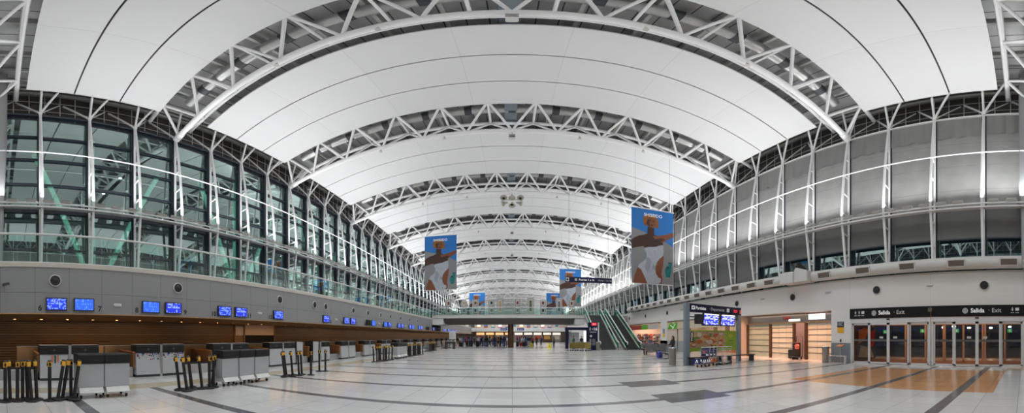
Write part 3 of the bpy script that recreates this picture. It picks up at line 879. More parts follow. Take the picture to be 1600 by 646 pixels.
for k, y in enumerate((5.3,12.2,18.4,24.8,31)):
    r = thing('emergency_light', 'small grey emergency light on the white right fascia, %s from the camera' % nth(k), 'light', (RX,y,4.62), -pi/2, 'emergency lights on the right fascia')
    MB().box(-.2,.2,-.07,0,-.05,.05).build('housing', M['flood_body'], r, bevel=.02)
    for x in (-.09,.09): MB().lathe([(.05,-.07),(.06,-.1),(.001,-.1)],(x,0,.03),10,'Y').build('lamp_head', M['stainless'], r)

# sliding exit doors
def exit_unit(n, yc):
    W = 2.62
    fr = MB(); fr.box(-W,W,-.05,.12,2.5,2.78); fr.box(-W,-W+.12,-.02,.14,0,2.5); fr.box(W-.12,W,-.02,.14,0,2.5); fr.box(-W,W,-.02,.14,0,.035)
    d = struct(fr.build('door_%d' % n, M['alu'], None, loc=(RX,yc,0), rz=-pi/2, bevel=.01))
    xs = [-W+.12, -1.31, 0, 1.31, W-.12]
    for k in range(4):
        a, b = xs[k], xs[k+1]; y = .06 if k in (0,3) else -.03; w = .09
        if k == 1: a += .02
        l = MB(); l.box(a,a+w,y-.025,y+.025,.04,2.5); l.box(b-w,b,y-.025,y+.025,.04,2.5); l.box(a,b,y-.025,y+.025,2.38,2.5); l.box(a,b,y-.025,y+.025,.04,.13)
        lo = struct(l.build('door_leaf', M['alu'], d))
        g = MB(); g.poly([(a+w,y,.13),(b-w,y,.13),(b-w,y,2.38),(a+w,y,2.38)]); struct(g.build('door_glass', M['glass_door'], lo))
        t = MB(); t.box(a+w,b-w,y-.006,y+.006,1.38,1.50); struct(t.build('safety_band', M['shutter_bar'], lo))
        if k in (1,2):
            t = MB(); t.box(.2*(1 if k == 2 else -1)-.12+(.25 if k == 2 else -.25),.2*(1 if k == 2 else -1)+.12+(.25 if k == 2 else -.25),y-.012,y-.006,1.56,1.68); struct(t.build('door_sticker', M['picture_paper'], lo))
    s = MB(); s.box(-.1,.1,-.10,-.05,2.66,2.74); struct(s.build('door_sensor', M['bezel'], d))
    s = MB(); s.box(W-.32,W-.18,-.06,-.05,2.58,2.72); struct(s.build('door_sticker', M['sign_grey'], d))
    return d
exit_unit(1, 7.86); exit_unit(2, 2.58)
def exit_sign(yc, tx, ix, n):
    r = thing('exit_sign', 'long black exit sign over the %s pair of sliding doors' % n, 'sign', (RX,yc,3.10), -pi/2, 'exit signs')
    MB().box(-2.62,2.62,-.10,0,-.31,.31).build('sign_board', M['sign_black'], r)
    text('lettering', 'Salida', .34, M['sign_white'], r, (tx,-.104,.0), bold=.02, align='LEFT')
    text('lettering', '· Exit', .34, M['sign_grey'], r, (tx+.98,-.104,.0), align='LEFT')
    a = MB(); a.lathe([(.16,0),(.16,-.004),(.14,-.004),(.14,0)],(tx-.3,-.10,0),20,'Y'); a.box(tx-.315,tx-.285,-.106,-.1,-.06,.09)
    a.prism([(tx-.38,-.01),(tx-.3,-.10),(tx-.22,-.01),(tx-.255,-.01),(tx-.3,-.055),(tx-.345,-.01)], 'Y', -.106, -.1)
    a.build('arrow_symbol', M['sign_grey'], r)
    p = MB()
    for k, dx in enumerate((0,.26,.52)[:(3 if n == 'left' else 2)]):
        x = ix+dx
        if k == 2 or (n != 'left' and k == 1):
            p.box(x-.10,x+.10,-.106,-.1,-.02,.14)
        else:
            p.lathe([(.03,0),(.03,-.006),(.001,-.006)],(x,-.10,.13),10,'Y'); p.box(x-.025,x+.025,-.106,-.1,-.04,.1); p.box(x-.07,x+.07,-.106,-.1,.04,.07)
        for q in range(2): p.box(x-.09+q*.1,x-.02+q*.1,-.106,-.1,-.15,-.11)
    p.build('pictograms', M['sign_grey'], r)
    if n == 'left': MB().box(2.5,2.74,-.16,-.1,-.02,.2).build('sign_light', M['shutter_bar'], r)
exit_sign(7.86, -.62, -2.2, 'left'); exit_sign(2.58, -.35, 1.95, 'right')
# vestibule beyond the doors
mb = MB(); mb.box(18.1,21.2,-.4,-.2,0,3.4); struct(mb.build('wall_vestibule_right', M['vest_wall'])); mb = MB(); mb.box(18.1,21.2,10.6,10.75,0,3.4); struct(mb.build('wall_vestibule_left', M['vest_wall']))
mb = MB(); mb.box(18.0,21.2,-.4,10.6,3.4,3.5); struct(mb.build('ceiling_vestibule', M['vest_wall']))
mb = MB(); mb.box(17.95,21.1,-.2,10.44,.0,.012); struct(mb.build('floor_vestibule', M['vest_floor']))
for n, yc in ((3,7.86),(4,2.58)):
    W = 2.6
    fr = MB()
    for x in (-W,-1.35,-.08,.08,1.35,W): fr.box(x-.06,x+.06,-.04,.04,0,2.5)
    fr.box(-W,W,-.04,.04,2.45,3.4); fr.box(-W,W,-.04,.04,0,.12)
    d = struct(fr.build('door_%d' % n, M['warm_lit_frame'], None, loc=(20.9,yc,0), rz=-pi/2))
    g = MB(); g.poly([(-W,0,.1),(W,0,.1),(W,0,2.45),(-W,0,2.45)]); struct(g.build('door_glass', M['glass_door'], d))
mb = MB(); mb.box(21.2,60,-12,24,-.06,-.01); struct(mb.build('forecourt', M['asphalt']))
for k, (y, z) in enumerate(((9.3,2.0),(6.6,2.05),(4.3,2.05),(.9,2.05))):
    r = thing('escape_sign', 'small green running-man sign hanging in the dark vestibule, %s from the right edge' % nth(3-k), 'sign', (20.5,y,z), -pi/2, 'green signs in the vestibule')
    MB().box(-.14,.14,-.03,.0,-.12,.12).build('sign_plate', mat('sign_green_%d' % k, (.02,.35,.10), .5, var=0, emit=.5), r)
    q = MB(); q.lathe([(.03,0),(.03,-.005),(.001,-.005)],(.02,-.03,.06),8,'Y'); q.obox((0,-.033,-.01),(.05,.005,.1),(0,RD(20),0)); q.obox((.05,-.033,-.05),(.1,.005,.03),(0,RD(-30),0)); q.box(-.1,-.05,-.036,-.03,.0,.02)
    q.build('running_figure', M['sign_white'], r)
for k, (x, y, z) in enumerate(((44,9.6,3.0),(46,13.4,3.0),(45,11.3,2.9),(48,4.9,2.9),(47,8.0,2.9),(45,-.6,3.1),(50,2.2,3.1))):
    r = thing('street_lamp', 'distant white street lamp beyond the exit doors, %s from the right edge' % nth(sorted(range(7), key=lambda q: (9.6,13.4,11.3,4.9,8.0,-.6,2.2)[q]).index(k)), 'street lamp', (x,y,0), 0, 'street lamps outside')
    MB().lathe([(.09,0),(.06,z)],(0,0,0),8).build('pole', M['dark_steel'], r)
    MB().box(-.22,.22,-.22,.22,z,z+.2).build('lamp_head', M['lamp'], r)
r = thing('poster', 'orange and red poster behind the first pane of the left exit doors', 'poster', (19.0,9.95,0), -pi/2+.4); r.scale = (.68,1,1)
MB().box(-.85,.85,0,.03,.25,2.3).build('sheet', M['bezel'], r)
mb = MB(); mb.poly([(-.8,-.004,1.2),(-.1,-.004,1.5),(.2,-.004,2.2),(-.3,-.004,2.25),(-.8,-.004,2.1)]); mb.m = 1
mb.poly([(.0,-.004,.9),(.7,-.004,1.1),(.8,-.004,2.1),(.3,-.004,2.0),(.25,-.004,1.4)]); mb.m = 2; mb.poly([(-.8,-.004,.3),(.7,-.004,.3),(.4,-.004,.9),(-.6,-.004,1.1)])
mb.build('print', [M['orange_ad'],M['red'],M['art_tan']], r)

# ticket office with roller shutters
tam = thing('shop_header', 'glazed header strip over the ticket office shutters with red lettering', 'shop header', (RX+.72,16.5,2.72), -pi/2)
MB().box(-4.5,4.5,-.02,.06,-.05,.05).build('lower_rail', M['bronze'], tam); MB().box(-4.5,4.5,.02,.06,.05,.70).build('header_panel', M['bin_metal'], tam)
text('lettering', 'TAM', .36, M['red'], tam, (-.05,-.0,.34), bold=.03)
MB().box(.2,1.3,-.02,.03,.1,.26).build('light_strip', M['lightbox_white'], tam)
MB().box(2.1,3.55,-.02,.03,.18,.56).build('light_panel', M['lightbox_white'], tam)
def shutter(y0, y1, lab, bars, tint):
    r = thing('roller_shutter', lab, 'shutter', (RX+.82,(y0+y1)/2,0), -pi/2, 'ticket office shutters'); w = (y1-y0)/2
    MB().box(-w,w,0,.03,.02,2.68).build('curtain', tint, r)
    for z in bars: MB().box(-w,w,-.02,.0,z-.02,z+.02).build('cross_bar', M['shutter_bar'], r)
    for x in (-w/3,w/3): MB().box(x-.015,x+.015,-.012,0,.02,2.68).build('joint', M['gallery_edge'], r)
    MB().box(-w,w,-.03,.03,0,.08).build('bottom_bar', M['alu'], r)
m_('shutter_green', (.36,.42,.33), .35)
shutter(18.45,21.08,'greenish translucent shutter next to the departures board',(.45,.95,1.4,1.85,2.3),M['shutter_green'])
shutter(15.9,18.15,'pale shutter under the red lettering, left of the office doorway',(.4,.8,1.2,1.6,2.0,2.35),M['shutter'])
shutter(12.05,14.5,'cream shutter right of the office doorway',(.5,.92,1.35,1.8,2.2),M['shutter'])
for k, y in enumerate((18.3,14.68,12.0,21.0,15.82)):
    mb = MB(); mb.box(RX+.68,RX+.9,y-.08,y+.08,0,2.7); struct(mb.build('trim_%d' % (8+k), M['column_bronze']))
mb = MB(); mb.box(20.2,20.3,11.9,21.2,0,3.4); struct(mb.build('wall_office', mat('office_pink', (.75,.50,.46), .7)))
mb = MB(); mb.box(17.82,20.3,11.85,11.95,0,3.4); struct(mb.build('wall_office_side', M['warm_wall']))
r = thing('suitcase', 'black upright suitcase standing in the pink office doorway', 'suitcase', (18.2,15.75,0), -pi/2)
MB().box(-.24,.24,-.14,.14,.07,.72).build('shell', M['cloth_black'], r, bevel=.04)
MB().path([(-.12,.1,.7),(-.12,.1,1.05),(.12,.1,1.05),(.12,.1,.7)],.014,6).build('handle', M['dark_steel'], r)
for x in (-.18,.18): MB().lathe([(.05,-.02),(.05,.02)],(x,.08,.05),10,'X').build('wheel', M['rubber'], r)
r = thing('luggage_cart', 'dark loaded luggage cart with tall bags in the office doorway', 'luggage cart', (18.2,15.25,0), -pi/2)
MB().box(-.3,.3,-.25,.3,.16,.24).build('deck', M['dark_steel'], r); MB().box(-.26,.2,-.2,.25,.24,1.25).build('load', M['cloth_black'], r, bevel=.06)
MB().path([(-.3,.3,.2),(-.3,.34,1.7),(.3,.34,1.7),(.3,.3,.2)],.025,6).build('push_bar', M['dark_steel'], r)
for x in (-.24,.24):
    for y in (-.18,.22): MB().lathe([(.08,-.02),(.08,.02)],(x,y,.08),10,'X').build('wheel', M['rubber'], r)
r = thing('handbag', 'coral pink handbag hanging on the dark luggage cart', 'bag', (17.93,15.0,.98), -pi/2)
mb = MB(); mb.prism([(-.16,-.2),(.16,-.2),(.19,.05),(.12,.14),(-.12,.14),(-.19,.05)], 'Y', -.07, .07); mb.build('bag_body', M['bag_pink'], r, bevel=.04)
MB().path([(-.1,0,.12),(-.06,0,.33),(.06,0,.33),(.1,0,.12)],.012,6).build('strap', M['bag_pink'], r)
r = thing('notice', 'navy and yellow notice on the white wall beside the exit doors', 'notice', (RX,11.22,2.27), -pi/2)
MB().box(-.25,.25,-.02,0,.0,.36).build('navy_half', M['sign_navy'], r); MB().box(-.25,.25,-.02,0,-.36,0).build('yellow_half', M['yellow'], r)
mb = MB(); [mb.box(-.18,.18-.06*(k % 2),-.023,-.02,.27-.09*k,.30-.09*k) for k in range(3)]; mb.build('text_lines', M['sign_grey'], r)
MB().box(-.05,.05,-.03,0,-.95,-.77).build('call_point', M['bezel'], r)
r = thing('slim_table', 'slim steel table with an orange slanted top against the grey dado', 'table', (17.35,11.05,0), -pi/2)
MB().obox((.1,0,1.10),(.42,.32,.04),(RD(20),0,0)).build('slanted_top', M['orange_wood'], r)
MB().tube((.1,.05,0),(.1,.05,1.08),.035,8).build('stem', M['stainless'], r)
MB().box(-.75,.5,-.12,.12,.42,.46).build('shelf', M['alu'], r)
for x in (-.7,.45): MB().box(x-.03,x+.03,-.1,.1,0,.42).build('leg', M['alu'], r)
def make_bin():
    root = thing('litter_bin', '', 'bin')
    MB().lathe([(.20,0),(.22,.04),(.23,.9),(.25,.94),(.25,1.0)],(0,0,0),20).build('body', M['bin_metal'], root, smooth=True)
    MB().lathe([(.25,1.0),(.23,1.03),(.15,1.03),(.14,.96)],(0,0,0),20).build('rim', M['stainless'], root, smooth=True)
    return root
bin_ = make_bin(); bin_['label'] = 'round metal litter bin beside the left post of the departures board'; bin_.location = (8.98,16.75,0)
dup(bin_, (17.2,12.0,0), 0, 'dark metal litter bin standing beside the cream shutter'); dup(bin_, (10.35,38.4,0), 0, 'metal litter bin in front of the navy gate totem')

# shops further along the right wall
def shop(y0, y1, n, strip, sidecol):
    mb = MB(); mb.box(22.8,23.0,y0,y1,0,3.4); struct(mb.build('wall_shop_%s' % n, M['warm_wall']))
    mb = MB(); mb.box(RX,23,y0-.1,y0,0,3.4); mb.box(RX,23,y1,y1+.1,0,3.4); mb.box(RX,23,y0,y1,3.4,3.5); struct(mb.build('wall_shop_side_%s' % n, M['warm_wall']))
mb = MB(); mb.box(RX+.02,RX+.2,29.4,34.6,1.2,2.58); struct(mb.build('wall_cafe_front', M['warm_wall'])); mb = MB(); mb.box(RX,RX+.2,29.4,36.35,0,1.2); struct(mb.build('baseboard_cafe', M['stand_grey'])); mb = MB(); mb.box(RX-.01,RX+.1,31.9,32.05,0,2.58); mb.box(RX-.01,RX+.1,29.3,29.45,0,2.58); struct(mb.build('trim_14', M['shutter_bar']))
shop(21.2,34.5,'near',None,None); shop(36.4,47.4,'far',None,None)
rr = random.Random(5); goods = [m_('goods_%d' % k, c, .5, var=.3, scale=9) for k, c in enumerate([(.6,.08,.04),(.7,.4,.1),(.7,.65,.55),(.15,.1,.3),(.5,.1,.2),(.1,.25,.4)])]
for k, (y, x) in enumerate(((37.6,19.4),(39.4,19.2),(41.2,19.5),(43.0,19.2),(44.8,19.4),(46.4,19.2),(38.4,21.8),(41.4,22),(44.4,21.9))):
    r = thing('display_shelf', 'lit shop shelf full of colourful goods in the far right shop, %s from the camera' % nth(k), 'shelf', (x,y,0), -pi/2, 'shelves in the far right shop')
    MB().box(-.8,.8,.25,.3,0,2.1).build('back', M['box_white'], r)
    for q in range(4):
        z = .25+.5*q
        MB().box(-.8,.8,-.15,.3,z-.03,z).build('shelf_board', M['box_white'], r)
        g = MB(); x0 = -.78
        while x0 < .7:
            w = .1+rr.random()*.14; g.m = rr.randrange(6); g.box(x0,min(x0+w,.78),-.1,.2,z,z+.2+rr.random()*.2); x0 += w+.02
        o = g.build('goods', goods, r); o['kind'] = 'stuff'
r = thing('shop_sign', 'red and green sign strip over the far right shop', 'sign', (RX,41.9,2.98), -pi/2)
MB().box(-5.2,-.5,-.06,0,-.32,.32).build('red_strip', M['sign_red'], r); 
MB().box(-.5,1.8,-.06,0,-.32,.32).build('green_strip', M['green'], r); MB().box(1.8,5.2,-.06,0,-.32,.32).build('pale_strip', M['picture_paper'], r)
mb = MB(); mb.lathe([(.3,-.06),(.3,-.075),(.001,-.075)],(1.6,0,0),12,'Y'); mb.build('leaf_emblem', M['lime'], r)
r.rotation_euler = (0,0,pi/2+pi)
r = thing('shop_sign', 'pale sign strip with a green leaf over the near right shop', 'sign', (RX,29,2.95), -pi/2)
MB().box(-5.4,5.4,-.06,0,-.38,.38).build('pale_strip', mat('cream_sign', (.62,.52,.38), .5), r)
mb = MB(); mb.prism([(-5.2,-.36),(-4.9,.2),(-4.3,.36),(-3.8,.1),(-3.4,.36),(-2.9,.36),(-3.0,-.36)], 'Y', -.08, -.06); mb.build('green_leaf', M['green'], r)
mb = MB(); mb.obox((-4.2,-.085,-.1),(.9,.01,.08),(0,RD(25),0)); mb.obox((-3.7,-.085,-.1),(.9,.01,.08),(0,RD(-40),0)); mb.build('leaf_veins', M['sign_white'], r)
r = thing('counter_unit', 'warm lit cafe counter at the back of the near right shop', 'counter', (21.5,27,0), -pi/2)
MB().box(-5,4.5,-.3,.4,0,1.1).build('counter_body', M['orange_wood'], r); MB().box(-5.1,4.6,-.4,.5,1.1,1.16).build('counter_top', M['stainless'], r)
for k in range(12): MB().box(-4.9+k*.78,-4.9+k*.78+.7,1.2,1.25,1.5,2.9).build('menu_panel', M['yellow_glow'] if k in (7,8) else M['soffit_brown'] if k % 3 == 0 else M['warm_wall'], r)
r = thing('notice', 'dark and yellow notice on the white pillar between the two shops', 'notice', (RX,35.4,2.05), -pi/2)
MB().box(-.3,.3,-.02,0,.0,.6).build('dark_half', M['stand_grey'], r); MB().box(-.3,.3,-.02,0,-.4,-.02).build('yellow_half', M['yellow'], r)

# ------------------------------------------------------------------ hall furniture
# departures board
fb = thing('departures_board', 'departures board on two grey posts with navy header, screens and food poster', 'departures board', (12.0,16.75,0), RD(10.5))
for x in (-2.36,2.36): MB().box(x-.16,x+.16,-.12,.12,0,3.66).build('post', M['grey_post'], fb, bevel=.02)
MB().box(-2.2,2.45,-.16,.16,3.13,3.62).build('header', M['sign_navy'], fb)
text('lettering', 'Partidas', .27, M['sign_white'], fb, (-1.78,-.165,3.37), bold=.015, align='LEFT')
text('lettering', '· Departures', .27, M['sign_grey'], fb, (-.66,-.165,3.37), align='LEFT')
text('clock_digits', '2:21', .25, M['led_red'], fb, (1.86,-.165,3.37), bold=.02)
MB().box(2.28,2.44,-.17,-.16,3.22,3.5).build('red_mark', M['bag_pink'], fb)
mb = MB(); mb.box(-2.1,-1.85,-.166,-.16,3.27,3.50); mb.m = 1; mb.obox((-1.975,-.17,3.385),(.18,.006,.04),(0,RD(-35),0)); mb.obox((-1.975,-.17,3.385),(.04,.006,.14),(0,RD(-35),0)); mb.build('plane_symbol', [M['sign_white'],M['sign_black']], fb)
mb = MB(); mb.box(.98,1.22,-.166,-.16,3.27,3.50); mb.m = 1
for q in range(3): mb.box(1.0,1.2,-.17,-.166,3.31+.06*q,3.33+.06*q)
mb.build('grid_symbol', [M['sign_white'],M['sign_black']], fb)
MB().box(-2.2,2.2,-.02,.06,2.82,2.88).build('cross_bar', M['dark_steel'], fb)
MB().box(-1.66,-1.12,-.2,.1,2.42,3.02).build('dark_cabinet', M['bezel'], fb, bevel=.02)
for x in (-.55,1.0):
    s = MB().box(-.68,.68,-.05,.06,-.40,.40).build('screen_case', M['bezel'], fb, bevel=.015); s.location = (x,-.2,2.74); s.rotation_euler = (RD(6),0,RD(-3))
    MB().box(-.60,.60,-.058,-.05,-.33,.33).build('screen', M['screen_board'], s)
    MB().box(-.60,.60,-.062,-.058,.26,.33).build('title_bar', M['lightbox_white'], s)
fb_p = MB(); fb_p.box(-2.2,2.12,.0,.06,.78,2.06)
po = fb_p.build('poster_board', M['lime'], fb, bevel=.01)
rr = random.Random(9); mb = MB()
mb.m = 3; mb.box(-2.1,1.0,-.006,0,.98,1.98)
def blob(cx, cz, a, b, dep, n=12):
    pts = [(cx+a*cos(2*pi*k/n)*(1+.2*rr.uniform(-1,1)), cz+b*sin(2*pi*k/n)*(1+.2*rr.uniform(-1,1))) for k in range(n)]
    pts = [(min(max(x,-2.1),1.0), min(max(z,.98),1.98)) for x, z in pts]
    mb.poly([(x,-dep,z) for x, z in pts])
for k in range(46):
    mb.m = rr.choice((0,0,1,1,2,4)); blob(rr.uniform(-2,.8), rr.uniform(1.05,1.85), rr.uniform(.1,.3), rr.uniform(.05,.16), .008+k*.0002)
mb.m = 3; mb.poly([(-2.1,-.02,1.98),(-2.1,-.02,1.8),(-1.5,-.02,1.98)])
mb.build('food_picture', [M['food_red'],M['food_tan'],M['food_green'],M['art_tan'],mat('food_pale',(.55,.45,.38),.5)], po)
MB().box(-2.08,-1.82,-.022,-.016,1.35,1.96).build('black_tag', M['sign_black'], po)
text('lettering', 'WOK', .22, M['sign_white'], po, (-1.95,-.026,1.66), (pi/2,-pi/2,0))
mb = MB()
for k in range(5):
    a = RD(-60+30*k); mb.obox((1.52+.13*sin(a),-.004,1.63+.13*cos(a)-.02),(.07,.006,.26),(0,a,0))
mb.build('leaf_emblem', mat('leaf_gold',(.45,.42,.06),.5), po)
text('lettering', 'natural', .17, mat('leaf_dark',(.08,.2,.02),.5), po, (1.52,-.006,1.42), bold=.01)
mb = MB(); [mb.box(1.2,1.85-.1*(k % 2),-.006,0,1.25-.08*k,1.27-.08*k) for k in range(4)]; mb.build('text_lines', mat('text_olive',(.14,.24,.03),.5), po)
# bench in front of it
def make_bench(n, w):
    r = thing('bench', '', 'bench')
    MB().box(-w,w,-.22,.22,.42,.47).build('seat_board', M['bench_dark'], r, bevel=.01)
    for x in (-w+.15,w-.15): MB().box(x-.04,x+.04,-.2,.2,0,.42).build('leg', M['dark_steel'], r)
    return r
b = make_bench('a', 1.3); b.location = (11.0,16.2,0); b.rotation_euler = (0,0,RD(10)); b['label'] = 'low dark bench in front of the food poster, left end'
b = dup(b, (14.0,16.55,0), RD(10), 'low dark bench beside the right post of the departures board')

# luggage trolleys
def make_trolley(big, gold=False):
    r = thing('luggage_trolley', '', 'luggage trolley')
    mb = MB()
    for s in (-1,1):
        mb.path([(.28*s,.45,.12),(.28*s,.40,.95),(.28*s,.52,1.05)],.018,6); mb.path([(.28*s,.45,.14),(.16*s,-.55,.14)],.022,6)
    mb.tube((-.3,.52,1.05),(.3,.52,1.05),.022,8); mb.tube((-.28,.44,.5),(.28,.44,.5),.014,6); mb.tube((-.16,-.55,.14),(.16,-.55,.14),.02,6)
    mb.build('frame', M['chrome'], r, smooth=True)
    MB().box(-.24,.24,-.5,.42,.15,.18).build('platform', M['stainless'], r)
    mb = MB()
    for z in (.72,.82,.92): mb.path([(-.27,.4,z),(-.24,.12,z),(.24,.12,z),(.27,.4,z)],.008,5)
    for x in (-.2,-.1,0,.1,.2): mb.tube((x,.12,.7),(x,.12,.93),.008,5)
    mb.build('basket', M['chrome'], r)
    for x, y in ((-.25,.42),(.25,.42),(0,-.5)):
        MB().lathe([(.08,-.02),(.085,0),(.08,.02)],(x,y,.085),12,'X').build('wheel', M['rubber'], r, smooth=True)
    if gold:
        for s in (-1,1): MB().box(.29*s-.008,.29*s+.008,-.1,.40,.3,.95).build('side_plate', M['trolley_gold'], r)
        MB().box(-.28,.28,.38,.40,.5,1.0).build('back_plate', M['trolley_gold'], r)
    if big:
        a = MB().box(-.26,.26,.39,.41,.55,1.0).build('advert_board', M['navy_ad'], r)
        q = MB(); q.m = 1; q.box(-.16,.02,.384,.39,.72,.88); q.m = 0; q.box(.05,.2,.384,.39,.60,.66); q.build('advert_print', [M['sign_white'],M['red']], a)
        for s in (-1,1):
            b = MB().box(.30*s-.008,.30*s+.008,-.5,.42,.16,.44).build('side_advert', M['navy_ad'], r)
            q = MB(); q.m = 0; q.prism([(-.05,.2),(.35,.2),(.35,.42),(.15,.42)],'X',.312*s-.003,.312*s+.003); q.m = 1
            for k in range(2): q.prism([(-.45+.2*k,.22),(-.41+.2*k,.22),(-.36+.2*k,.36),(-.31+.2*k,.24),(-.28+.2*k,.24),(-.34+.2*k,.41),(-.38+.2*k,.41)],'X',.312*s-.003,.312*s+.003)
            q.build('advert_print', [M['orange_ad'],M['sign_white']], b)
        b = MB().box(-.2,.2,-.565,-.55,.16,.44).build('front_advert', M['navy_ad'], r)
        q = MB(); q.prism([(-.1,.22),(-.06,.22),(-.01,.36),(.04,.24),(.08,.24),(.02,.41),(-.02,.41)],'Y',-.57,-.565); q.build('advert_print', M['sign_white'], b)
    return r
tb = make_trolley(True); tp = make_trolley(False); tg = make_trolley(False, True)
tl = [(tb,9.95,15.1,RD(-62),'luggage trolley with navy and orange adverts, foremost before the departures board'),
      (tb,10.35,15.3,RD(-62),'advert luggage trolley nested behind the foremost one, second from the front'),
      (tb,10.72,15.5,RD(-62),'advert luggage trolley, third from the front with tall navy board'),
      (tp,11.25,15.6,RD(-50),'bare chrome luggage trolley right of the advert trolleys'),
      (tp,11.7,15.65,RD(-48),'bare chrome luggage trolley, second right of the advert trolleys'),
      (tp,12.15,15.75,RD(-46),'bare chrome luggage trolley, third and last right of the advert trolleys')]
seen = set()
for t, x, y, a, lab in tl:
    o = t if t.name not in seen else dup(t, (0,0,0)); seen.add(t.name)
    o.location = (x,y,0); o.rotation_euler = (0,0,a); o['label'] = lab; o['group'] = 'luggage trolleys before the departures board'
for k in range(7):
    o = (tg if k == 0 else dup(tg, (0,0,0))); o['group'] = 'luggage trolleys beside the totem'; o.location, o.rotation_euler, o['label'] = ((7.1+.27*k,38.6-.2*(k % 2)-.18*k,0), (0,0,RD(-70)), 'golden luggage trolley parked beside the navy gate totem, %s from the left' % nth(k,'first'))

# waiting seats
def make_seats(n):
    r = thing('waiting_bench', '', 'bench'); w = .62
    MB().box(-w*n/2,w*n/2,-.04,.04,.30,.37).build('beam', M['dark_steel'], r)
    for k in range(n):
        x = w*(k-(n-1)/2)
        MB().box(x-.27,x+.27,-.02,.46,.40,.46).build('seat', M['seat_black'], r, bevel=.02)
        MB().obox((x,-.08,.75),(.53,.05,.54),(RD(10),0,0)).build('backrest', M['seat_grey'], r, bevel=.02)
        mb = MB(); mb.box(x-.31,x-.27,-.05,.4,.62,.65); mb.box(x-.31,x-.27,.0,.03,.36,.62); mb.build('armrest', M['chrome'], r)
    for x in (-w*n/2+.4,w*n/2-.4):
        mb = MB(); mb.box(x-.03,x+.03,-.03,.03,.05,.3); mb.box(x-.03,x+.03,-.3,.4,0,.05); mb.build('leg', M['chrome'], r)
    return r
st = make_seats(4); st.location = (12.4,25.9,0); st.rotation_euler = (0,0,RD(6)); st['label'] = 'row of four black waiting seats seen from behind, left of the litter bin'
dup(st, (13.4,28.6,0), RD(184), 'row of four waiting seats facing the camera beyond the nearer row')
sb = make_seats(2); sb.location = (11.35,21.6,0); sb.rotation_euler = (0,0,RD(95)); sb['label'] = 'pair of waiting seats beside the long haired woman behind the litter bin'
r = thing('rucksack', 'small blue bag standing on the floor beside the waiting seats', 'bag', (11.15,22.9,0), .3)
mb = MB(); mb.prism([(-.2,0),(.2,0),(.22,.3),(.14,.52),(-.14,.52),(-.22,.3)], 'Y', -.13, .13); mb.build('bag_body', M['bag_blue'], r, bevel=.05)
MB().box(-.13,.13,-.18,-.13,.06,.28).build('pocket', M['navy_ad'], r, bevel=.03); MB().path([(-.07,0,.5),(-.04,0,.62),(.04,0,.62),(.07,0,.5)],.012,6).build('handle', M['bag_blue'], r)

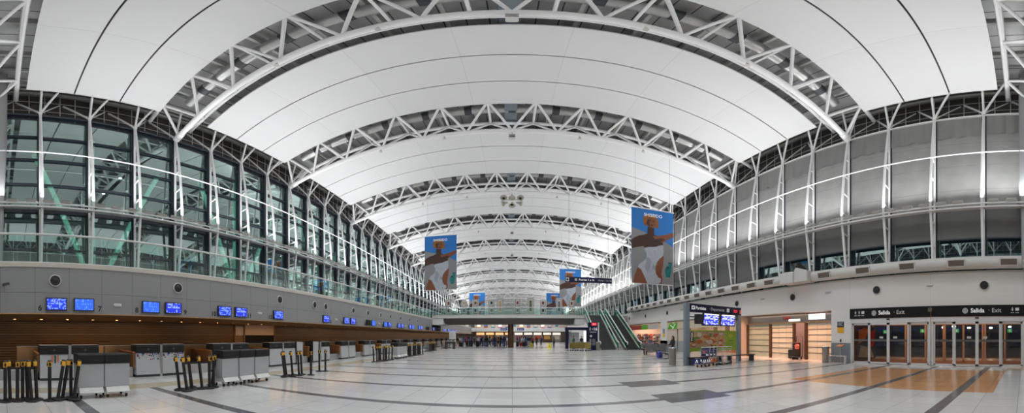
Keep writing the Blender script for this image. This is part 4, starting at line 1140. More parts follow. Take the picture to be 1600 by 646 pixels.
# hanging adverts
def banner(W, Ht, loc, lab, top):
    r = thing('hanging_banner', lab, 'banner', loc)
    MB().box(0,W,-.02,.02,0,Ht).build('cloth', M['sky_print'], r)
    MB().tube((-.06,0,Ht),(W+.06,0,Ht),.05,8).build('top_rod', M['alu'], r); MB().tube((-.04,0,0),(W+.04,0,0),.04,8).build('bottom_rod', M['alu'], r)
    for x in (.3,W-.3): MB().tube((x,0,Ht),(x,0,top-loc[2]),.007,5).build('cable', M['dark_steel'], r)
    mb = MB(); lay = [0]
    def P(m, pts):
        lay[0] += 1; mb.m = m; d = -.021-.0012*lay[0]
        mb.poly([(u*W,d,(1-v)*Ht) for u, v in pts])
    mats = [M['sand_print'],M['skin_dark'],M['skin_mid'],M['hair_gold'],M['suit_print'],M['suit_shade'],M['teal_print'],M['teal_dark'],M['hair']]
    P(0,[(0,.28),(.3,.33),(.7,.40),(1,.49),(1,1),(0,1)])
    P(6,[(.80,.785),(.84,.775),(.92,.785),(.945,.82),(.92,.90),(.82,.90),(.785,.82)]); P(6,[(.87,.70),(.97,.70),(.95,.83),(.89,.83)]); P(7,[(.87,.70),(.97,.70),(.965,.715),(.875,.715)])
    P(7,[(.83,.755),(.89,.755),(.90,.785),(.82,.785)])
    P(1,[(0,.45),(.07,.415),(.17,.385),(.27,.37),(.33,.42),(.28,.52),(.16,.535),(0,.565)])            # far arm and shoulder
    P(1,[(.25,.375),(.37,.345),(.50,.345),(.62,.36),(.70,.40),(.75,.47),(.72,.52),(.5,.54),(.29,.55),(.24,.45)])   # chest
    P(2,[(.50,.365),(.64,.355),(.82,.325),(1,.285),(1,.345),(.86,.395),(.74,.44),(.62,.425),(.52,.40)])    # raised arm
    P(1,[(.50,.43),(.60,.40),(.72,.385),(.80,.40),(.70,.43),(.58,.46)]); P(8,[(.50,.44),(.56,.425),(.66,.42),(.58,.455)])
    P(1,[(.37,.25),(.52,.26),(.53,.36),(.44,.40),(.36,.36)])            # neck
    P(3,[(.27,.12),(.34,.085),(.46,.08),(.57,.10),(.63,.16),(.635,.25),(.58,.255),(.30,.235),(.26,.19)])  # hair
    P(2,[(.33,.12),(.42,.105),(.53,.12),(.565,.17),(.55,.225),(.49,.262),(.42,.255),(.35,.215)])             # face
    P(1,[(.33,.12),(.38,.108),(.41,.18),(.42,.255),(.35,.215)]); P(8,[(.39,.155),(.45,.155),(.445,.168),(.395,.168)]); P(8,[(.49,.16),(.54,.165),(.535,.175),(.49,.172)]); P(8,[(.445,.218),(.50,.222),(.49,.232),(.45,.230)])
    P(3,[(.27,.12),(.36,.085),(.50,.085),(.57,.12),(.50,.13),(.42,.115),(.37,.15),(.31,.24),(.27,.20)])
    P(2,[(.72,.61),(.76,.63),(.74,.76),(.70,.86),(.73,.93),(.70,.99),(.55,.99),(.52,.8),(.58,.70)])        # waist
    P(2,[(.14,.80),(.22,.78),(.32,.90),(.38,1.0),(.03,1.0),(.06,.91)])                                   # thigh
    P(4,[(.285,.545),(.40,.525),(.55,.515),(.66,.49),(.745,.475),(.755,.56),(.74,.625),(.66,.665),(.59,.72),(.555,.78),(.565,.86),(.62,.91),(.69,.925),(.68,.97),(.62,1.0),(.36,1.0),(.30,.92),(.22,.83),(.14,.80),(.17,.76),(.27,.72),(.335,.68),(.345,.62)])
    P(5,[(.335,.68),(.40,.66),(.46,.72),(.42,.82),(.36,.86),(.30,.80),(.33,.74)]); P(5,[(.50,.74),(.555,.78),(.56,.84),(.50,.80),(.44,.86),(.48,.78)])
    mb.build('printed_picture', mats, r)
    text('lettering', 'SHISEIDO', W*.105, M['sign_white'], r, (W*.5,-.07,Ht*.91), bold=.004)
    return r
banner(3.4,6.0,(8.45,22.0,5.62),'large blue hanging banner with swimsuit advert nearest to the right window wall', 19.6)
banner(3.4,6.0,(-9.1,33.2,6.6),'large blue hanging banner with swimsuit advert on the left half of the hall', 19.3)
banner(3.4,6.0,(-9.25,70.2,5.3),'small distant blue banner behind the footbridge, left of the column', 18)
banner(3.4,6.0,(7.35,48.0+2,6.6-.2),'blue swimsuit banner behind the picture stands at the right end of the footbridge', 18.6)
banner(3.4,6.0,(7.0,66.2,4.7),'lowest distant blue banner just left of the right end banner', 18)

# hanging gate sign
r = thing('gate_sign', 'long navy hanging sign for gates 1 to 16', 'sign', (7.2,30,7.08), RD(-1))
MB().box(-2.25,2.25,-.08,.08,-.25,.25).build('sign_board', M['sign_navy'], r)
text('lettering', 'Puertas 1 a 16', .26, M['sign_white'], r, (-.98,-.085,0), bold=.02, align='LEFT'); text('lettering', '· Gates 1 to 16', .24, M['sign_grey'], r, (.75,-.085,0), align='LEFT')
mb = MB(); mb.box(-1.36,-1.14,-.086,-.08,-.11,.11); mb.box(-2.2,-1.9,-.086,-.08,-.18,.18); mb.build('symbol_boxes', M['sign_grey'], r)
mb = MB(); mb.obox((-1.25,-.09,0),(.14,.004,.03),(0,RD(40),0)); mb.obox((-1.25,-.09,0),(.03,.004,.12),(0,RD(40),0)); mb.lathe([(.1,0),(.1,-.004),(.001,-.004)],(-2.05,-.086,0),12,'Y'); mb.build('symbols', M['sign_black'], r)
for x in (-1.9,1.9): MB().tube((x,0,.25),(x,0,10.6),.012,5).build('cable', M['dark_steel'], r)

# horn loudspeakers and small hung units along the ridge
hc = thing('horn_cluster', 'cluster of six beige horn loudspeakers hung from the third truss', 'loudspeaker', (.0,33.3,16.55))
MB().tube((0,0,-.1),(0,0,1.2),.05,8).build('drop_pole', M['flood_body'], hc)
MB().box(-.95,.95,-.05,.05,-.03,.05).build('cross_arm', M['flood_body'], hc)
for k, (x, z, a, t) in enumerate(((-.85,.12,0,0),(.85,.12,0,0),(-.75,-.45,-70,20),(.75,-.45,70,20),(0,-.62,0,65),(0,.3,180,10))):
    h = MB(); h.lathe([(.09,.34),(.11,.2),(.16,.05),(.27,-.12),(.36,-.2),(.34,-.21),(.001,.1)],(0,0,0),16,'Y')
    ho = h.build('horn', M['horn'], hc, smooth=True); ho.location = (x,-.15,z); ho.rotation_euler = (RD(t),0,RD(a))
    MB().lathe([(.15,-.02),(.15,-.06),(.001,-.06)],(0,0,0),12,'Y').build('driver', M['speaker_black'], ho)
for k, (y, z) in enumerate(((10.7,17.75),(22.0,17.3),(44.6,16.5),(55.9,16.1),(67.2,15.8))):
    r = thing('hung_unit', 'small white hanging unit under the %s roof truss on the hall axis' % ('second','third','fifth','sixth','seventh')[k], 'hanging unit', (.0,y,z), 0, 'units hung along the hall axis')
    mb = MB(); mb.box(-.22,.22,-.2,.2,-.02,.03); mb.box(-.22,.22,-.2,.2,-.17,-.13); mb.box(-.22,.22,-.2,.2,-.32,-.29)
    for x in (-.2,.2):
        for yy in (-.18,.18): mb.box(x-.02,x+.02,yy-.02,yy+.02,-.32,.03)
    mb.build('cage', M['box_white'], r); MB().box(-.17,.17,-.15,.15,-.29,-.05).build('lamp_core', M['bezel'], r)
    MB().tube((0,0,.03),(0,0,.4),.03,6).build('hanger', M['flood_body'], r)

# ------------------------------------------------------------------ footbridge and stairs
fbz = 4.62
br = thing('footbridge', 'grey footbridge with glass balustrade crossing the hall at gallery level', 'footbridge', (0,48,0))
mb = MB(); mb.prism([(0,4.42),(.0,4.95),(6,4.95),(6,4.42)], 'X', LX, RX); mb.build('deck_edge', M['gallery_edge'], br)
MB().box(LX,10.8,-.04,0,4.50,4.74).build('white_band', M['esc_white'], br)
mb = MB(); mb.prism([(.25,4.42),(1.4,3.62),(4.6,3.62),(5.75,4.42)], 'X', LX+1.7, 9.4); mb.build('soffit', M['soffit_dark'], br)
MB().box(LX,LX+1.7,.05,5.9,3.5,4.42).build('end_block', M['white_paint'], br); MB().box(9.4,10.9,.05,5.9,3.5,4.42).build('end_block', M['white_paint'], br)
for yy in (.1,5.9):
    x = LX+.1
    while x < (10.7 if yy < 1 else 17):
        MB().box(x+.02,x+1.46,yy-.01,yy+.01,4.98,5.98).build('glass_panel', M['glass_rail'], br); x += 1.5
    MB().tube((LX,yy,6.04),(10.8 if yy < 1 else RX,yy,6.04),.045,8).build('handrail', M['alu'], br, smooth=True)
col = MB(); col.lathe([(.46,0),(.46,3.7)],(0,0,0),24); tag(col.build('round_column', M['column_bronze'], smooth=True, loc=(-.2,51.0,0)), 'dark bronze round column under the footbridge', 'column')

arts = ['art_black','art_red','art_green','art_tan','art_black','art_red','art_blue','art_black','art_tan','art_red']
def stand(k, xpx, w, h, y, two):
    X = y*tan((xpx-800)*pi/1600)
    r = thing('picture_stand', 'grey picture stand on the footbridge, %s from its left end' % nth(k,'first'), 'picture stand', (X,y,4.95), random.uniform(-.15,.15), 'picture stands on the footbridge')
    MB().box(-w/2,w/2,-.04,.04,0,h).build('panel', M['display_grey'], r, bevel=.01)
    MB().box(-w/2-.05,w/2+.05,-.25,.25,0,.04).build('foot', M['dark_steel'], r)
    for q in range(2 if two else 1):
        z0 = (.25+q*1.15) if two else .35; z1 = z0+(.95 if two else h-.6)
        p = MB().box(-w*.33,w*.33,-.06,-.04,z0,z1).build('picture', M['picture_paper'], r)
        MB().box(-w*.17,w*.17,-.066,-.06,z0+.24,z1-.24).build('print', M[arts[(k*2+q) % 10]], p)
        f = MB(); a = w*.33
        f.box(-a,-a+.04,-.07,-.04,z0,z1); f.box(a-.04,a,-.07,-.04,z0,z1); f.box(-a,a,-.07,-.04,z0,z0+.04); f.box(-a,a,-.07,-.04,z1-.04,z1); f.build('frame', M['bezel'], p)
for k, (x, w, h, two) in enumerate(((701,.9,2.5,1),(725,.95,2.15,1),(743,1.0,2.45,1),(768,1.0,2.2,1),(781.5,1.05,2.65,0),(808.5,.95,2.2,1),(829,1.1,2.75,0),(848.5,.95,2.3,1),(873.5,.95,2.65,0),(893,.95,2.35,1))):
    stand(k, x, w, h, 49.2, two)

def flight(name, lab, cat, x0, x1, ya, yb, zt, moving):
    r = thing(name, lab, cat, (x0,ya,0)); W = x1-x0; L = yb-ya; n = 26
    mb = MB()
    for k in range(n):
        y = L*k/n; z = zt*(k+1)/n
        mb.box(.12,W-.12,y,y+L/n+.03,max(0,z-zt/n-.05),z)
    mb.build('steps', M['step_tread'], r)
    mb = MB()
    for x in (0,W): mb.prism([(-.9,0),(0,0),(L,zt-.55),(L+.6,zt-.55),(L+.6,zt+.12),(L-.1,zt+.12),(-.3,.25),(-.9,.25)], 'X', x-.1, x+.1)
    mb.build('side_skirt', M['tread'] if moving else M['stand_grey'], r)
    for x in (0,W):
        g = MB(); g.prism([(-.9,.2),(-.2,.25),(L,zt+.1),(L+.6,zt+.1),(L+.6,zt+.95),(L-.1,zt+.95),(-.3,1.08),(-.9,1.0)], 'X', x-.008, x+.008)
        g.build('glass_side', M['glass_esc'], r)
        pts = [(x,-.85,.75),(x,-1.0,.9),(x,-.8,1.02),(x,-.3,1.08),(x,L-.1,zt+.97),(x,L+.6,zt+.97)]
        MB().path(pts,.085 if moving else .07,8).build('handrail', M['esc_white'], r, smooth=True)
        MB().path([(x,-.3,.32),(x,L-.1,zt+.18)],.06,6).build('side_strip', M['esc_white'], r, smooth=True)
    if moving: MB().box(.1,W-.1,-1.0,0,0,.03).build('comb_plate', M['stainless'], r)
flight('escalator', 'escalator with pale handrails climbing to the footbridge nearest the right shops', 'escalator', 13.95, 15.75, 38.6, 47.3, fbz+.3, True)
flight('staircase', 'wide dark staircase with glass sides left of the escalator', 'staircase', 10.95, 13.35, 40.2, 48.0, fbz+.3, False)
# totem and portal
r = thing('gate_totem', 'navy gate totem with red clock at the foot of the staircase', 'totem', (9.95,39.3,0), RD(-6))
MB().box(-.6,.6,-.12,.12,0,3.45).build('body', M['sign_navy'], r, bevel=.02); MB().box(.6,.78,-.14,.14,0,3.45).build('side_post', M['alu'], r)
MB().box(-.15,.45,-.13,-.12,3.08,3.38).build('clock_field', M['led_red'], r)
text('clock_digits', '2:21', .22, M['sign_white'], r, (.15,-.135,3.23), bold=.02)
text('lettering', '1', .52, M['sign_white'], r, (-.36,-.125,2.62), bold=.02); text('lettering', '16', .52, M['sign_white'], r, (.28,-.125,2.62), bold=.02)
mb = MB(); mb.prism([(-.12,2.5),(.02,2.62),(-.12,2.74)],'Y',-.126,-.12); mb.lathe([(.15,-.12),(.15,-.126),(.001,-.126)],(-.25,0,1.75),14,'Y')
for k in range(5): mb.box(-.42,-.22,-.126,-.12,.62+.17*k,.70+.17*k); mb.box(-.1,.3,-.126,-.12,.64+.17*k,.68+.17*k)
mb.box(-.4,.4,-.126,-.12,2.22,2.28); mb.build('pictograms', M['sign_grey'], r)
r = thing('security_portal', 'dark navy security portal frame beside the gate totem', 'portal', (9.2,45.0,0))
for x in (-1.55,1.45): MB().box(x-.22,x+.22,-.2,.2,0,2.9).build('post', M['sign_navy'], r)
MB().box(-1.8,1.7,-.25,.25,2.6,3.0).build('beam', M['sign_navy'], r); MB().box(.85,1.2,-.1,0,.9,2.5).build('lit_panel', M['lightbox_white'], r); MB().box(-1.1,.3,.5,.6,0,2.3).build('grey_screen', M['cart_grey'], r)
# notice board, scale table, wet-floor signs
r = thing('notice_board', 'white notice board on a stand at the end of the check-in row', 'notice board', (-8.55,46.3,0))
MB().tube((0,.05,0),(0,.05,1.5),.04,8).build('stem', M['dark_steel'], r); MB().box(-.48,.48,-.03,.03,1.3,2.5).build('board', M['paper'], r); MB().box(-.3,.3,-.25,.25,0,.03).build('foot', M['dark_steel'], r)
mb = MB(); [mb.box(-.4,.4-.1*(k % 3),-.034,-.03,1.45+.1*k,1.47+.1*k) for k in range(9)]; mb.build('text_lines', M['stand_grey'], r)
r = thing('wrapping_table', 'low dark table standing before the white notice board', 'table', (-8.45,44.2,0))
MB().box(-.7,.7,-.4,.4,.72,1.0).build('table_top', M['seat_black'], r, bevel=.03)
for x in (-.55,.55): MB().box(x-.12,x+.12,-.35,.35,0,.72).build('leg', M['dark_steel'], r)
MB().box(-.6,.3,-.35,.3,1.0,1.06).build('mat', M['stand_grey'], r)
for k, (x, y) in enumerate(((3.05,52.0),(5.35,46.2))):
    r = thing('wet_floor_sign', 'yellow wet floor sign standing on the open tiles, %s one' % ('left','right')[k], 'sign', (x,y,0), random.uniform(-.2,.2), 'yellow wet floor signs')
    for s in (-1,1):
        mb = MB(); mb.add([(-.26,.2*s,0),(.26,.2*s,0),(.18,.02*s,.68),(-.18,.02*s,.68),(-.26,.2*s+.02,0),(.26,.2*s+.02,0),(.18,.02*s+.02,.68),(-.18,.02*s+.02,.68)],[(0,1,2,3),(7,6,5,4),(0,4,5,1),(1,5,6,2),(2,6,7,3),(3,7,4,0)])
        mb.build('leaf', M['wet_yellow'], r)
    MB().box(-.08,.08,-.03,.03,.66,.74).build('handle', M['wet_yellow'], r)
    mb = MB(); mb.prism([(-.08,.28),(.08,.28),(.0,.46)],'Y',-.16,-.13); mb.build('warning_mark', M['black'], r)

# belt barriers under the bridge
for k, (x, y) in enumerate(((-7.6,50.5),(-5.4,50.6),(-3.1,50.8),(-1.25,50.9),(-.85,50.2),(-5.9,54.5),(-3.6,54.6),(-1.6,54.8))):
    r = thing('barrier_post', 'black belt barrier post in the queue under the footbridge, %s from the left' % nth(k,'first'), 'queue post', (x,y,0), 0, 'belt barriers under the footbridge')
    MB().lathe([(.18,0),(.18,.02),(.05,.06)],(0,0,0),12).build('base', M['black'], r); MB().lathe([(.04,.05),(.04,.98),(.001,1.0)],(0,0,0),10).build('tube', M['black'], r)
    if k in (0,1,2,5,6): MB().box(.03,2.2,-.005,.005,.86,.92).build('belt', M['black'], r)
for k, (x, z) in enumerate(((-1.75,3.3),(1.85,3.3))):
    r = thing('direction_sign', 'navy direction sign hanging beyond the footbridge, %s of the column' % ('left','right')[k], 'sign', (x,70,z), 0, 'navy signs beyond the footbridge')
    MB().box(-.75,.75,-.06,.06,-.25,.25).build('sign_board', M['blue'], r); mb = MB(); mb.box(-.6,-.3,-.065,-.06,-.12,.12); mb.box(-.2,.5,-.065,-.06,-.05,.06); mb.build('symbols', M['sign_grey'], r)
    for q in (-.6,.6): MB().tube((q,0,.25),(q,0,1.2),.015,5).build('hanger', M['dark_steel'], r)

# far end: mezzanine with shops beneath
mb = MB(); mb.box(-12,RX,96,104,3.25,4.3); struct(mb.build('mezzanine', M['white_paint']))
mb = MB(); mb.box(-12,RX,104,104.2,0,8.5); struct(mb.build('wall_mezzanine', M['warm_wall']))
for k in range(9):
    x = -9.6+k*2.9
    r = thing('shop_kiosk', 'small lit shop kiosk under the far mezzanine, %s from the left' % nth(k,'first'), 'shop front', (x,99,0), 0, 'shop fronts under the far mezzanine')
    MB().box(-1.35,1.35,0,.3,0,2.3).build('front', M['column_bronze'] if k % 2 else M['stand_grey'], r); MB().box(-1.2,1.2,-.05,0,2.3,2.95).build('lit_sign', M['shop_glow'] if k < 4 else M['shop_glow_white'], r)
    MB().box(-.9,.9,-.03,0,.9,2.0).build('display_window', goods[k % 6], r)
for k in range(12):
    r = thing('display_case', 'colourful display case on the far mezzanine, %s from the left' % nth(k,'first'), 'display case', (-10.3+k*2.2,101,4.3), 0, 'display cases on the far mezzanine')
    MB().box(-.6,.6,-.3,.3,0,1.5).build('case', goods[(k*5+1) % 6], r); MB().box(-.5,.5,-.33,-.3,.5,1.3).build('panel', M['shop_glow_white'] if k % 3 == 0 else goods[(k*3+2) % 6], r)

# ------------------------------------------------------------------ people
def human(pose, detail=1):
    """one skinned body; returns (body mesh, {clothing name: mesh}, head position)"""
    V = []; E = []; RR = []
    def v(p, r, par=None):
        V.append(p); RR.append(r); i = len(V)-1
        if par is not None: E.append((par,i))
        return i
    B = {}
    P = pose
    pel = v(P['pelvis'], (.15,.11)); wa = v(P['waist'], (.135,.10), pel); ch = v(P['chest'], (.165,.115), wa); nb = v(P['neck'], (.065,.06), ch)
    hd = Vector(P['head']); n2 = v(tuple(hd+Vector((0,.01,-.10))), (.058,.062), nb); h1 = v(tuple(hd+Vector((0,-.012,-.05))), (.07,.085), n2)
    h2 = v(tuple(hd+Vector((0,.0,.03))), (.078,.098), h1); h3 = v(tuple(hd+Vector((0,.005,.10))), (.055,.07), h2)
    v(tuple(hd+Vector((0,-.118,-.01))), (.012,.012), h2)                       # nose
    for s in (-1,1): v(tuple(hd+Vector((.085*s,.01,-.005))), (.014,.022), h2)   # ears
    bones = [('torso',pel,wa),('torso',wa,ch),('torso',ch,nb),('skin',nb,n2),('skin',n2,h1),('skin',h1,h2),('skin',h2,h3)]
    for s, a in ((-1,'R'),(1,'L')):
        sh = v(P['sh'+a], (.062,.06), ch); el = v(P['el'+a], (.046,.044), sh); wr = v(P['wr'+a], (.028,.03), el)
        d = (Vector(P['wr'+a])-Vector(P['el'+a])).normalized(); side = Vector((1,0,0)) if abs(d.x) < .7 else Vector((0,0,1)); fw = Vector((0,1,0)) if abs(d.y) < .8 else Vector((0,0,1))
        W = Vector(P['wr'+a]); palm = v(tuple(W+d*.06), (.022,.042), wr)
        bones += [('torso',sh,el),('sleeve',el,wr),('skin',wr,palm)]
        sp = d.cross(side).normalized()
        for k in range(4):
            o = sp*(k-1.5)*.021; ln = (.066,.078,.074,.058)[k]
            q = v(tuple(W+d*.10+o), (.010,.010), palm); q2 = v(tuple(W+d*(.10+ln*.5)+o+side*(-.010*s)), (.009,.009), q); q3 = v(tuple(W+d*(.10+ln)+o+side*(-.028*s)), (.008,.008), q2)
            bones += [('skin',palm,q),('skin',q,q2),('skin',q2,q3)]
        t1 = v(tuple(W+d*.05-sp*.045), (.012,.012), palm); t2 = v(tuple(W+d*.085-sp*.06+side*(-.015*s)), (.009,.009), t1); bones += [('skin',palm,t1),('skin',t1,t2)]
        hp = v(P['hp'+a], (.10,.10), pel); kn = v(P['kn'+a], (.066,.066), hp); cf = v(tuple(Vector(P['kn'+a])*.6+Vector(P['an'+a])*.4+Vector((0,.02,0))), (.058,.06), kn); an = v(P['an'+a], (.042,.045), cf)
        f = Vector(P['an'+a]); td = Vector(P.get('toe',(0,-1,0))); he = v(tuple(f+Vector((0,.045,-.045))), (.036,.035), an); to = v(tuple(f+td*.10+Vector((0,0,-.05))), (.042,.03), an); tt = v(tuple(f+td*.18+Vector((0,0,-.055))), (.035,.022), to)
        bones += [('leg',pel,hp),('leg',hp,kn),('leg',kn,cf),('leg',cf,an),('shoe',an,to),('shoe',to,tt),('shoe',an,he)]
    me = bpy.data.meshes.new('body_cage'); me.from_pydata([tuple(p) for p in V], E, [])
    o = bpy.data.objects.new('body_cage', me); COL.objects.link(o)
    sk = o.modifiers.new('skin','SKIN'); sk.use_smooth_shade = True
    if not me.skin_vertices: 
        bm_layer = None
    for i, sv in enumerate(me.skin_vertices[0].data):
        sv.radius = RR[i]; sv.use_root = (i == 0)
    ss_ = o.modifiers.new('sub','SUBSURF'); ss_.levels = detail; ss_.render_levels = detail
    dg = bpy.context.evaluated_depsgraph_get()
    body = bpy.data.meshes.new_from_object(o.evaluated_get(dg)); bpy.data.objects.remove(o)
    body.name = 'body'
    VV = [Vector(p) for p in V]
    def near(p):
        best = None; bd = 9
        for lab, a, b in bones:
            A, Bv = VV[a], VV[b]; ab = Bv-A; t = max(0,min(1,(p-A).dot(ab)/max(ab.length_squared,1e-9)))
            d = (p-(A+ab*t)).length
            if d < bd: bd = d; best = lab
        return best
    reg = [near(f.center) for f in body.polygons]
    cl = {}
    for nm, labs, off in (('shirt',('torso','sleeve'),.014),('trousers',('leg',),.011),('shoe',('shoe',),.010)):
        idx = [i for i, l in enumerate(reg) if l in labs]
        mp = {}; vs = []; fs = []
        for i in idx:
            f = body.polygons[i]; q = []
            for vi in f.vertices:
                if vi not in mp:
                    w = body.vertices[vi]; mp[vi] = len(vs); vs.append(tuple(w.co+w.normal*off))
                q.append(mp[vi])
            fs.append(q)
        m2 = bpy.data.meshes.new(nm); m2.from_pydata(vs, [], fs); m2.polygons.foreach_set('use_smooth',[True]*len(fs)); cl[nm] = m2
    return body, cl, hd
STAND = dict(pelvis=(0,0,.94), waist=(0,-.005,1.08), chest=(0,.0,1.30), neck=(0,.01,1.47), head=(0,-.02,1.62),
    shR=(-.18,.01,1.40), elR=(-.235,.03,1.13), wrR=(-.23,-.06,.90), shL=(.18,.01,1.40), elL=(.235,.03,1.13), wrL=(.23,-.06,.90),
    hpR=(-.09,0,.88), knR=(-.10,-.015,.49), anR=(-.11,.02,.085), hpL=(.09,0,.88), knL=(.10,-.015,.49), anL=(.12,.02,.085))
WALK = dict(STAND, pelvis=(0,0,.92), knR=(-.09,-.14,.50), anR=(-.09,-.26,.09), knL=(.09,.02,.48), anL=(.09,.30,.12), elR=(-.23,.12,1.14), wrR=(-.22,.10,.89), elL=(.23,-.06,1.13), wrL=(.22,-.20,.94))
HOLD = dict(STAND, elR=(-.23,-.05,1.12), wrR=(-.17,-.28,1.06), elL=(.23,-.03,1.12), wrL=(.20,-.26,1.02))
SIT = dict(pelvis=(0,.02,.53), waist=(0,.03,.67), chest=(0,.0,.90), neck=(0,-.03,1.07), head=(0,-.08,1.21),
    shR=(-.17,-.01,1.0), elR=(-.22,-.04,.74), wrR=(-.13,-.26,.62), shL=(.17,-.01,1.0), elL=(.22,-.06,.74), wrL=(.12,-.28,.64),
    hpR=(-.09,-.02,.52), knR=(-.12,-.45,.52), anR=(-.11,-.42,.085), hpL=(.09,-.02,.52), knL=(.12,-.45,.52), anL=(.12,-.40,.085))
bodies = {'stand':human(STAND),'walk':human(WALK),'hold':human(HOLD),'sit':human(SIT,2)}
def head_meshes():
    hm = MB(); hm.lathe([(.001,.145),(.05,.135),(.085,.10),(.10,.05),(.10,-.0),(.085,-.03)],(0,.018,0),14); h1 = hm.mesh('hair',M['hair'])
    hl = MB(); hl.lathe([(.001,.15),(.06,.14),(.10,.10),(.118,.04),(.12,-.04),(.13,-.14),(.14,-.24),(.11,-.30),(.05,-.31)],(0,.035,0),16)
    hl.v = [(x, max(y,-.02 if z < .07 else -.09), z) for x, y, z in hl.v]; h2 = hl.mesh('hair',M['hair'])
    for h in (h1,h2): h.polygons.foreach_set('use_smooth',[True]*len(h.polygons))
    return h1, h2
hair_short, hair_long = head_meshes()
eye_mesh = MB().lathe([(.001,.010),(.010,.004),(.010,-.004),(.001,-.010)],(0,0,0),8,'Y').mesh('eye',M['black'])
mouth_mesh = MB().box(-.022,.022,-.004,.004,-.004,.004).mesh('mouth',mat('lips',(.3,.09,.08),.5))
def person(kind, loc, rz, label, shirt, pants, group=None, longh=False, h=1.0, skin='skin'):
    body, cl, hd = bodies[kind]
    r = thing('person', label, 'person', loc, rz, group); r.scale = (h,h,h)
    def add(nm, me, m, par, l=None):
        o = bpy.data.objects.new(nm, me); COL.objects.link(o); o.parent = par
        if not me.materials: me.materials.append(m)
        o.material_slots[0].link = 'OBJECT'; o.material_slots[0].material = m
        if l is not None: o.location = l
        return o
    add('body', body, M[skin], r)
    add('shirt', cl['shirt'], CL[shirt], r); add('trousers', cl['trousers'], CL[pants], r); add('shoes', cl['shoe'], M['black'], r)
    add('hair', hair_long if longh else hair_short, M['hair'], r, hd)
    for s in (-1,1): add('eye', eye_mesh, M['black'], r, hd+Vector((.034*s,-.098,.025)))
    add('mouth', mouth_mesh, M['red'], r, hd+Vector((0,-.098,-.055)))
    return r
person('hold', (11.5,21.4,0), RD(-80), 'long haired woman in black top and blue jeans standing behind the litter bin', 0, 6, None, True, .98)
person('sit', (12.05,28.25,-.03), RD(0), 'seated dark haired person beyond the row of four seats, second from its left', 4, 0)
person('sit', (13.3,28.15,-.03), RD(0), 'seated person in dark jacket beyond the third seat of the row', 0, 1)
# walkers in the open floor
person('walk', (4.55,60.0,0), RD(190), 'person in black walking away across the open tiles, left of the right wet floor sign', 0, 0)
person('walk', (5.6,62.5,0), RD(170), 'person in dark clothes walking beside the black clad walker', 1, 0)
person('stand', (2.75,53.6,0), RD(20), 'person in navy jacket and white trousers just behind the left wet floor sign', 1, 2, h=1.04)
person('hold', (3.6,56.5,0), RD(160), 'person in red jacket pushing luggage right of the left wet floor sign', 3, 0)
person('stand', (7.1,55,0), RD(30), 'person in tan jacket standing near the far portal behind the trolleys', 5, 0)
person('stand', (9.2,42.5,0), RD(-30), 'person in dark clothes behind the trolleys left of the gate totem', 0, 1)
person('stand', (8.0,41.8,0), RD(40), 'person in green top behind the trolleys left of the gate totem', 7, 1)
# the queue: every person of the crowd
rq = random.Random(21)
poses = ['stand','walk','hold','stand']
pts = []
while len(pts) < 70:
    x, y = rq.uniform(-9.6,-.9), rq.uniform(54.5,68)
    if all(hypot(x-a,y-b) > .62 for a, b in pts): pts.append((x,y))
while len(pts) < 92:
    x, y = rq.uniform(.9,3.6), rq.uniform(57,70)
    if all(hypot(x-a,y-b) > .62 for a, b in pts): pts.append((x,y))
pts.sort(key=lambda p: p[0]/p[1])
used_l = {}
for k, (x, y) in enumerate(pts):
    sc = rq.choice((0,0,0,0,1,1,2,2,3,4,4,5,6,8)); pc = rq.choice((0,0,1,1,4,5,6))
    side = 'left' if x < 0 else 'right'
    base = 'person in %s top and %s trousers queuing %s of the bronze column' % (CN[sc], CN[pc], side)
    used_l[base] = used_l.get(base,0)+1
    lab = base if used_l[base] == 1 else '%s person from left, %s top, %s trousers, queuing %s of bronze column' % (nth(used_l[base]-1), CN[sc], CN[pc], side)
    person(rq.choice(poses), (x,y,0), rq.uniform(0,6.28), lab, sc, pc, 'people queuing beyond the footbridge', rq.random() < .35, rq.uniform(.94,1.06), rq.choice(('skin','skin','skin_mid')))
# luggage beside the queue
for k in range(9):
    x = (-8.6,-7.2,-5.8,-4.4,-2.9,.9,1.5,2.0,2.4)[k]; y = (54.9,55.1,54.8,55.2,54.9,54.6,55.3,54.4,55.6)[k]
    r = thing('suitcase', 'dark suitcase standing on the floor by the queue, %s from the left' % nth(k,'first'), 'suitcase', (x,y,0), rq.uniform(0,3), 'suitcases by the queue')
    MB().box(-.24,.24,-.14,.14,.06,.68+.1*(k % 3)).build('shell', CL[(0,1,0,4,0,0,3,0,1)[k]], r, bevel=.04)
    MB().path([(-.1,.1,.66),(-.1,.1,1.0),(.1,.1,1.0),(.1,.1,.66)],.012,5).build('handle', M['dark_steel'], r)
    for xx in (-.18,.18): MB().lathe([(.05,-.02),(.05,.02)],(xx,.08,.05),8,'X').build('wheel', M['rubber'], r)

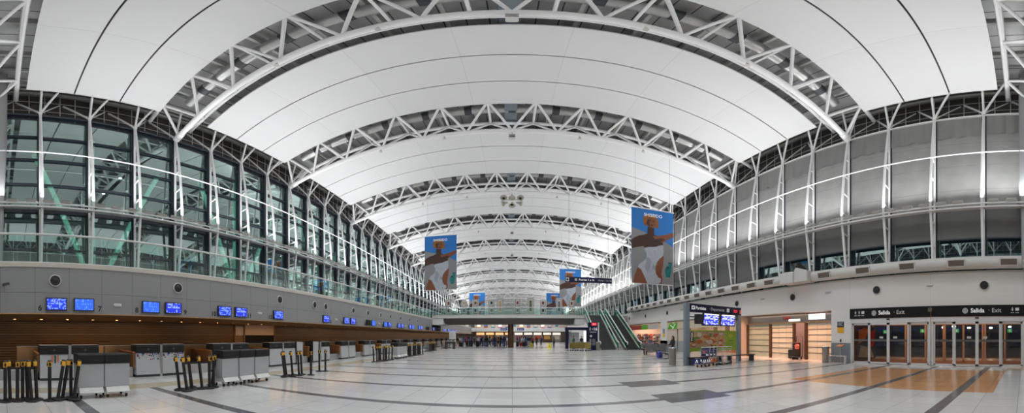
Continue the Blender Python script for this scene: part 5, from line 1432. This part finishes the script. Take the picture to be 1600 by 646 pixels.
# ------------------------------------------------------------------ light
def area(name, loc, rot, sx, sy, power, col=(1,1,1)):
    l = bpy.data.lights.new(name, 'AREA'); l.shape = 'RECTANGLE'; l.size = sx; l.size_y = sy; l.energy = power; l.color = col
    o = bpy.data.objects.new(name, l); COL.objects.link(o); o.location = loc; o.rotation_euler = rot
    return o
UP = 490
for s in (-1,1):
    segs = []
    if s < 0: segs = [(-1,9.5,.9),(9.5,20,1),(20,31,1),(31,42,1),(42,58,1.4),(58,74,1.4),(74,92,1.5),(92,110,1.5),(110,135,1.5),(135,163,1.5)]
    else: segs = [(-3,2.2,.9),(2.2,9.5,.55),(10.5,20,.92),(20,31,.95),(31,42,1),(42,58,1.4),(58,74,1.4),(74,92,1.5),(92,110,1.5),(110,135,1.5),(135,163,1.5)]
    for a, b, w in segs:
        # floodlight row: faces up and into the hall
        area('rail_floodlights', (16.9*s,(a+b)/2,9.45), (0,RD(180-28*s) if s > 0 else RD(180+28),0), .35, b-a, UP*w, (.98,.99,1))
        if s > 0 and w > 1: area('rail_floodlights', (17.55,(a+b)/2,9.5), (0,RD(186),0), .2, b-a, UP*w*.30, (.98,.99,1))
for i in range(0, 11):                                  # the spot lamps on the trusses
    y = -.6+BAY*i
    for x in (-9.3,-4.6,4.6,9.3):
        l = bpy.data.lights.new('truss_spot','AREA'); l.shape = 'DISK'; l.size = .3; l.energy = 185; l.color = (.95,.98,1); l.spread = RD(130)
        o = bpy.data.objects.new('truss_spot', l); COL.objects.link(o); o.location = (x,y-.15,ZB(x,y)-.52)
for y in (5,16,27,38,49): area('downlight_row', (-15.2,y,2.5), (0,0,0), .5, 8, 55, (1,.62,.32))
for y in (60,72,84,96): area('downlight_row', (-15.2,y,2.5), (0,0,0), .5, 10, 60, (1,.6,.3))
area('office_light', (19.0,16.5,3.3), (0,0,0), 1.2, 8, 70, (1,.72,.6))
area('shop_light', (20.4,27.8,3.35), (0,0,0), 3.5, 12, 200, (1,.80,.62)); area('shop_light', (20.4,41.9,3.35), (0,0,0), 3.5, 10, 420, (1,.74,.58))
sd = area('shop_downlights', (17.95,16.5,3.38), (0,0,0), .3, 8.6, 190, (1,.42,.20)); sd.data.spread = RD(85)
area('vestibule_light', (19.6,5,3.35), (0,0,0), .5, 9, 90, (1,.55,.3))
area('added_forecourt_light', (24,5,4.2), (0,0,0), 1, 12, 300, (1,.5,.28))  # lamp added to turn the forecourt floor orange
area('added_brace_light', (-18.5,28,9), (0,RD(90),0), 8, 70, 900, (.85,1,.97))  # unseen lamp added between glazing and braces to brighten the braces
area('shop_light', (3,97,3.2), (0,0,0), 26, 3, 60, (1,.8,.6)); area('mezzanine_light', (3,100,8), (0,0,0), 26, 3, 90)
area('bridge_soffit_light', (3,58,3.6), (0,0,0), 20, 3, 60, (1,.9,.8))
W = bpy.data.worlds.new('night'); S.world = W; W.use_nodes = True
W.node_tree.nodes['Background'].inputs[0].default_value = (.01,.012,.018,1); W.node_tree.nodes['Background'].inputs[1].default_value = 1

# ------------------------------------------------------------------ camera: a half-circle panorama
c = bpy.data.cameras.new('camera'); co = bpy.data.objects.new('camera', c); COL.objects.link(co)
c.type = 'PANO'; c.panorama_type = 'EQUIRECTANGULAR'
RPX = 1600/pi
c.longitude_min = -pi/2; c.longitude_max = pi/2
c.latitude_max = 527/RPX; c.latitude_min = -119/RPX
c.clip_start = .05; c.clip_end = 400
co.location = (0,0,H_EYE); co.rotation_euler = (pi/2,0,0)
S.camera = co
vs_ = S.view_settings; vs_.view_transform = 'Standard'; vs_.look = 'None'; vs_.gamma = 1; vs_.use_curve_mapping = False
vs_.exposure = 0.12
S.cycles.use_denoising = True
S.cycles.max_bounces = 8; S.cycles.diffuse_bounces = 5; S.cycles.glossy_bounces = 4; S.cycles.transparent_max_bounces = 16
S.cycles.sample_clamp_indirect = 8; S.cycles.caustics_reflective = False; S.cycles.caustics_refractive = False
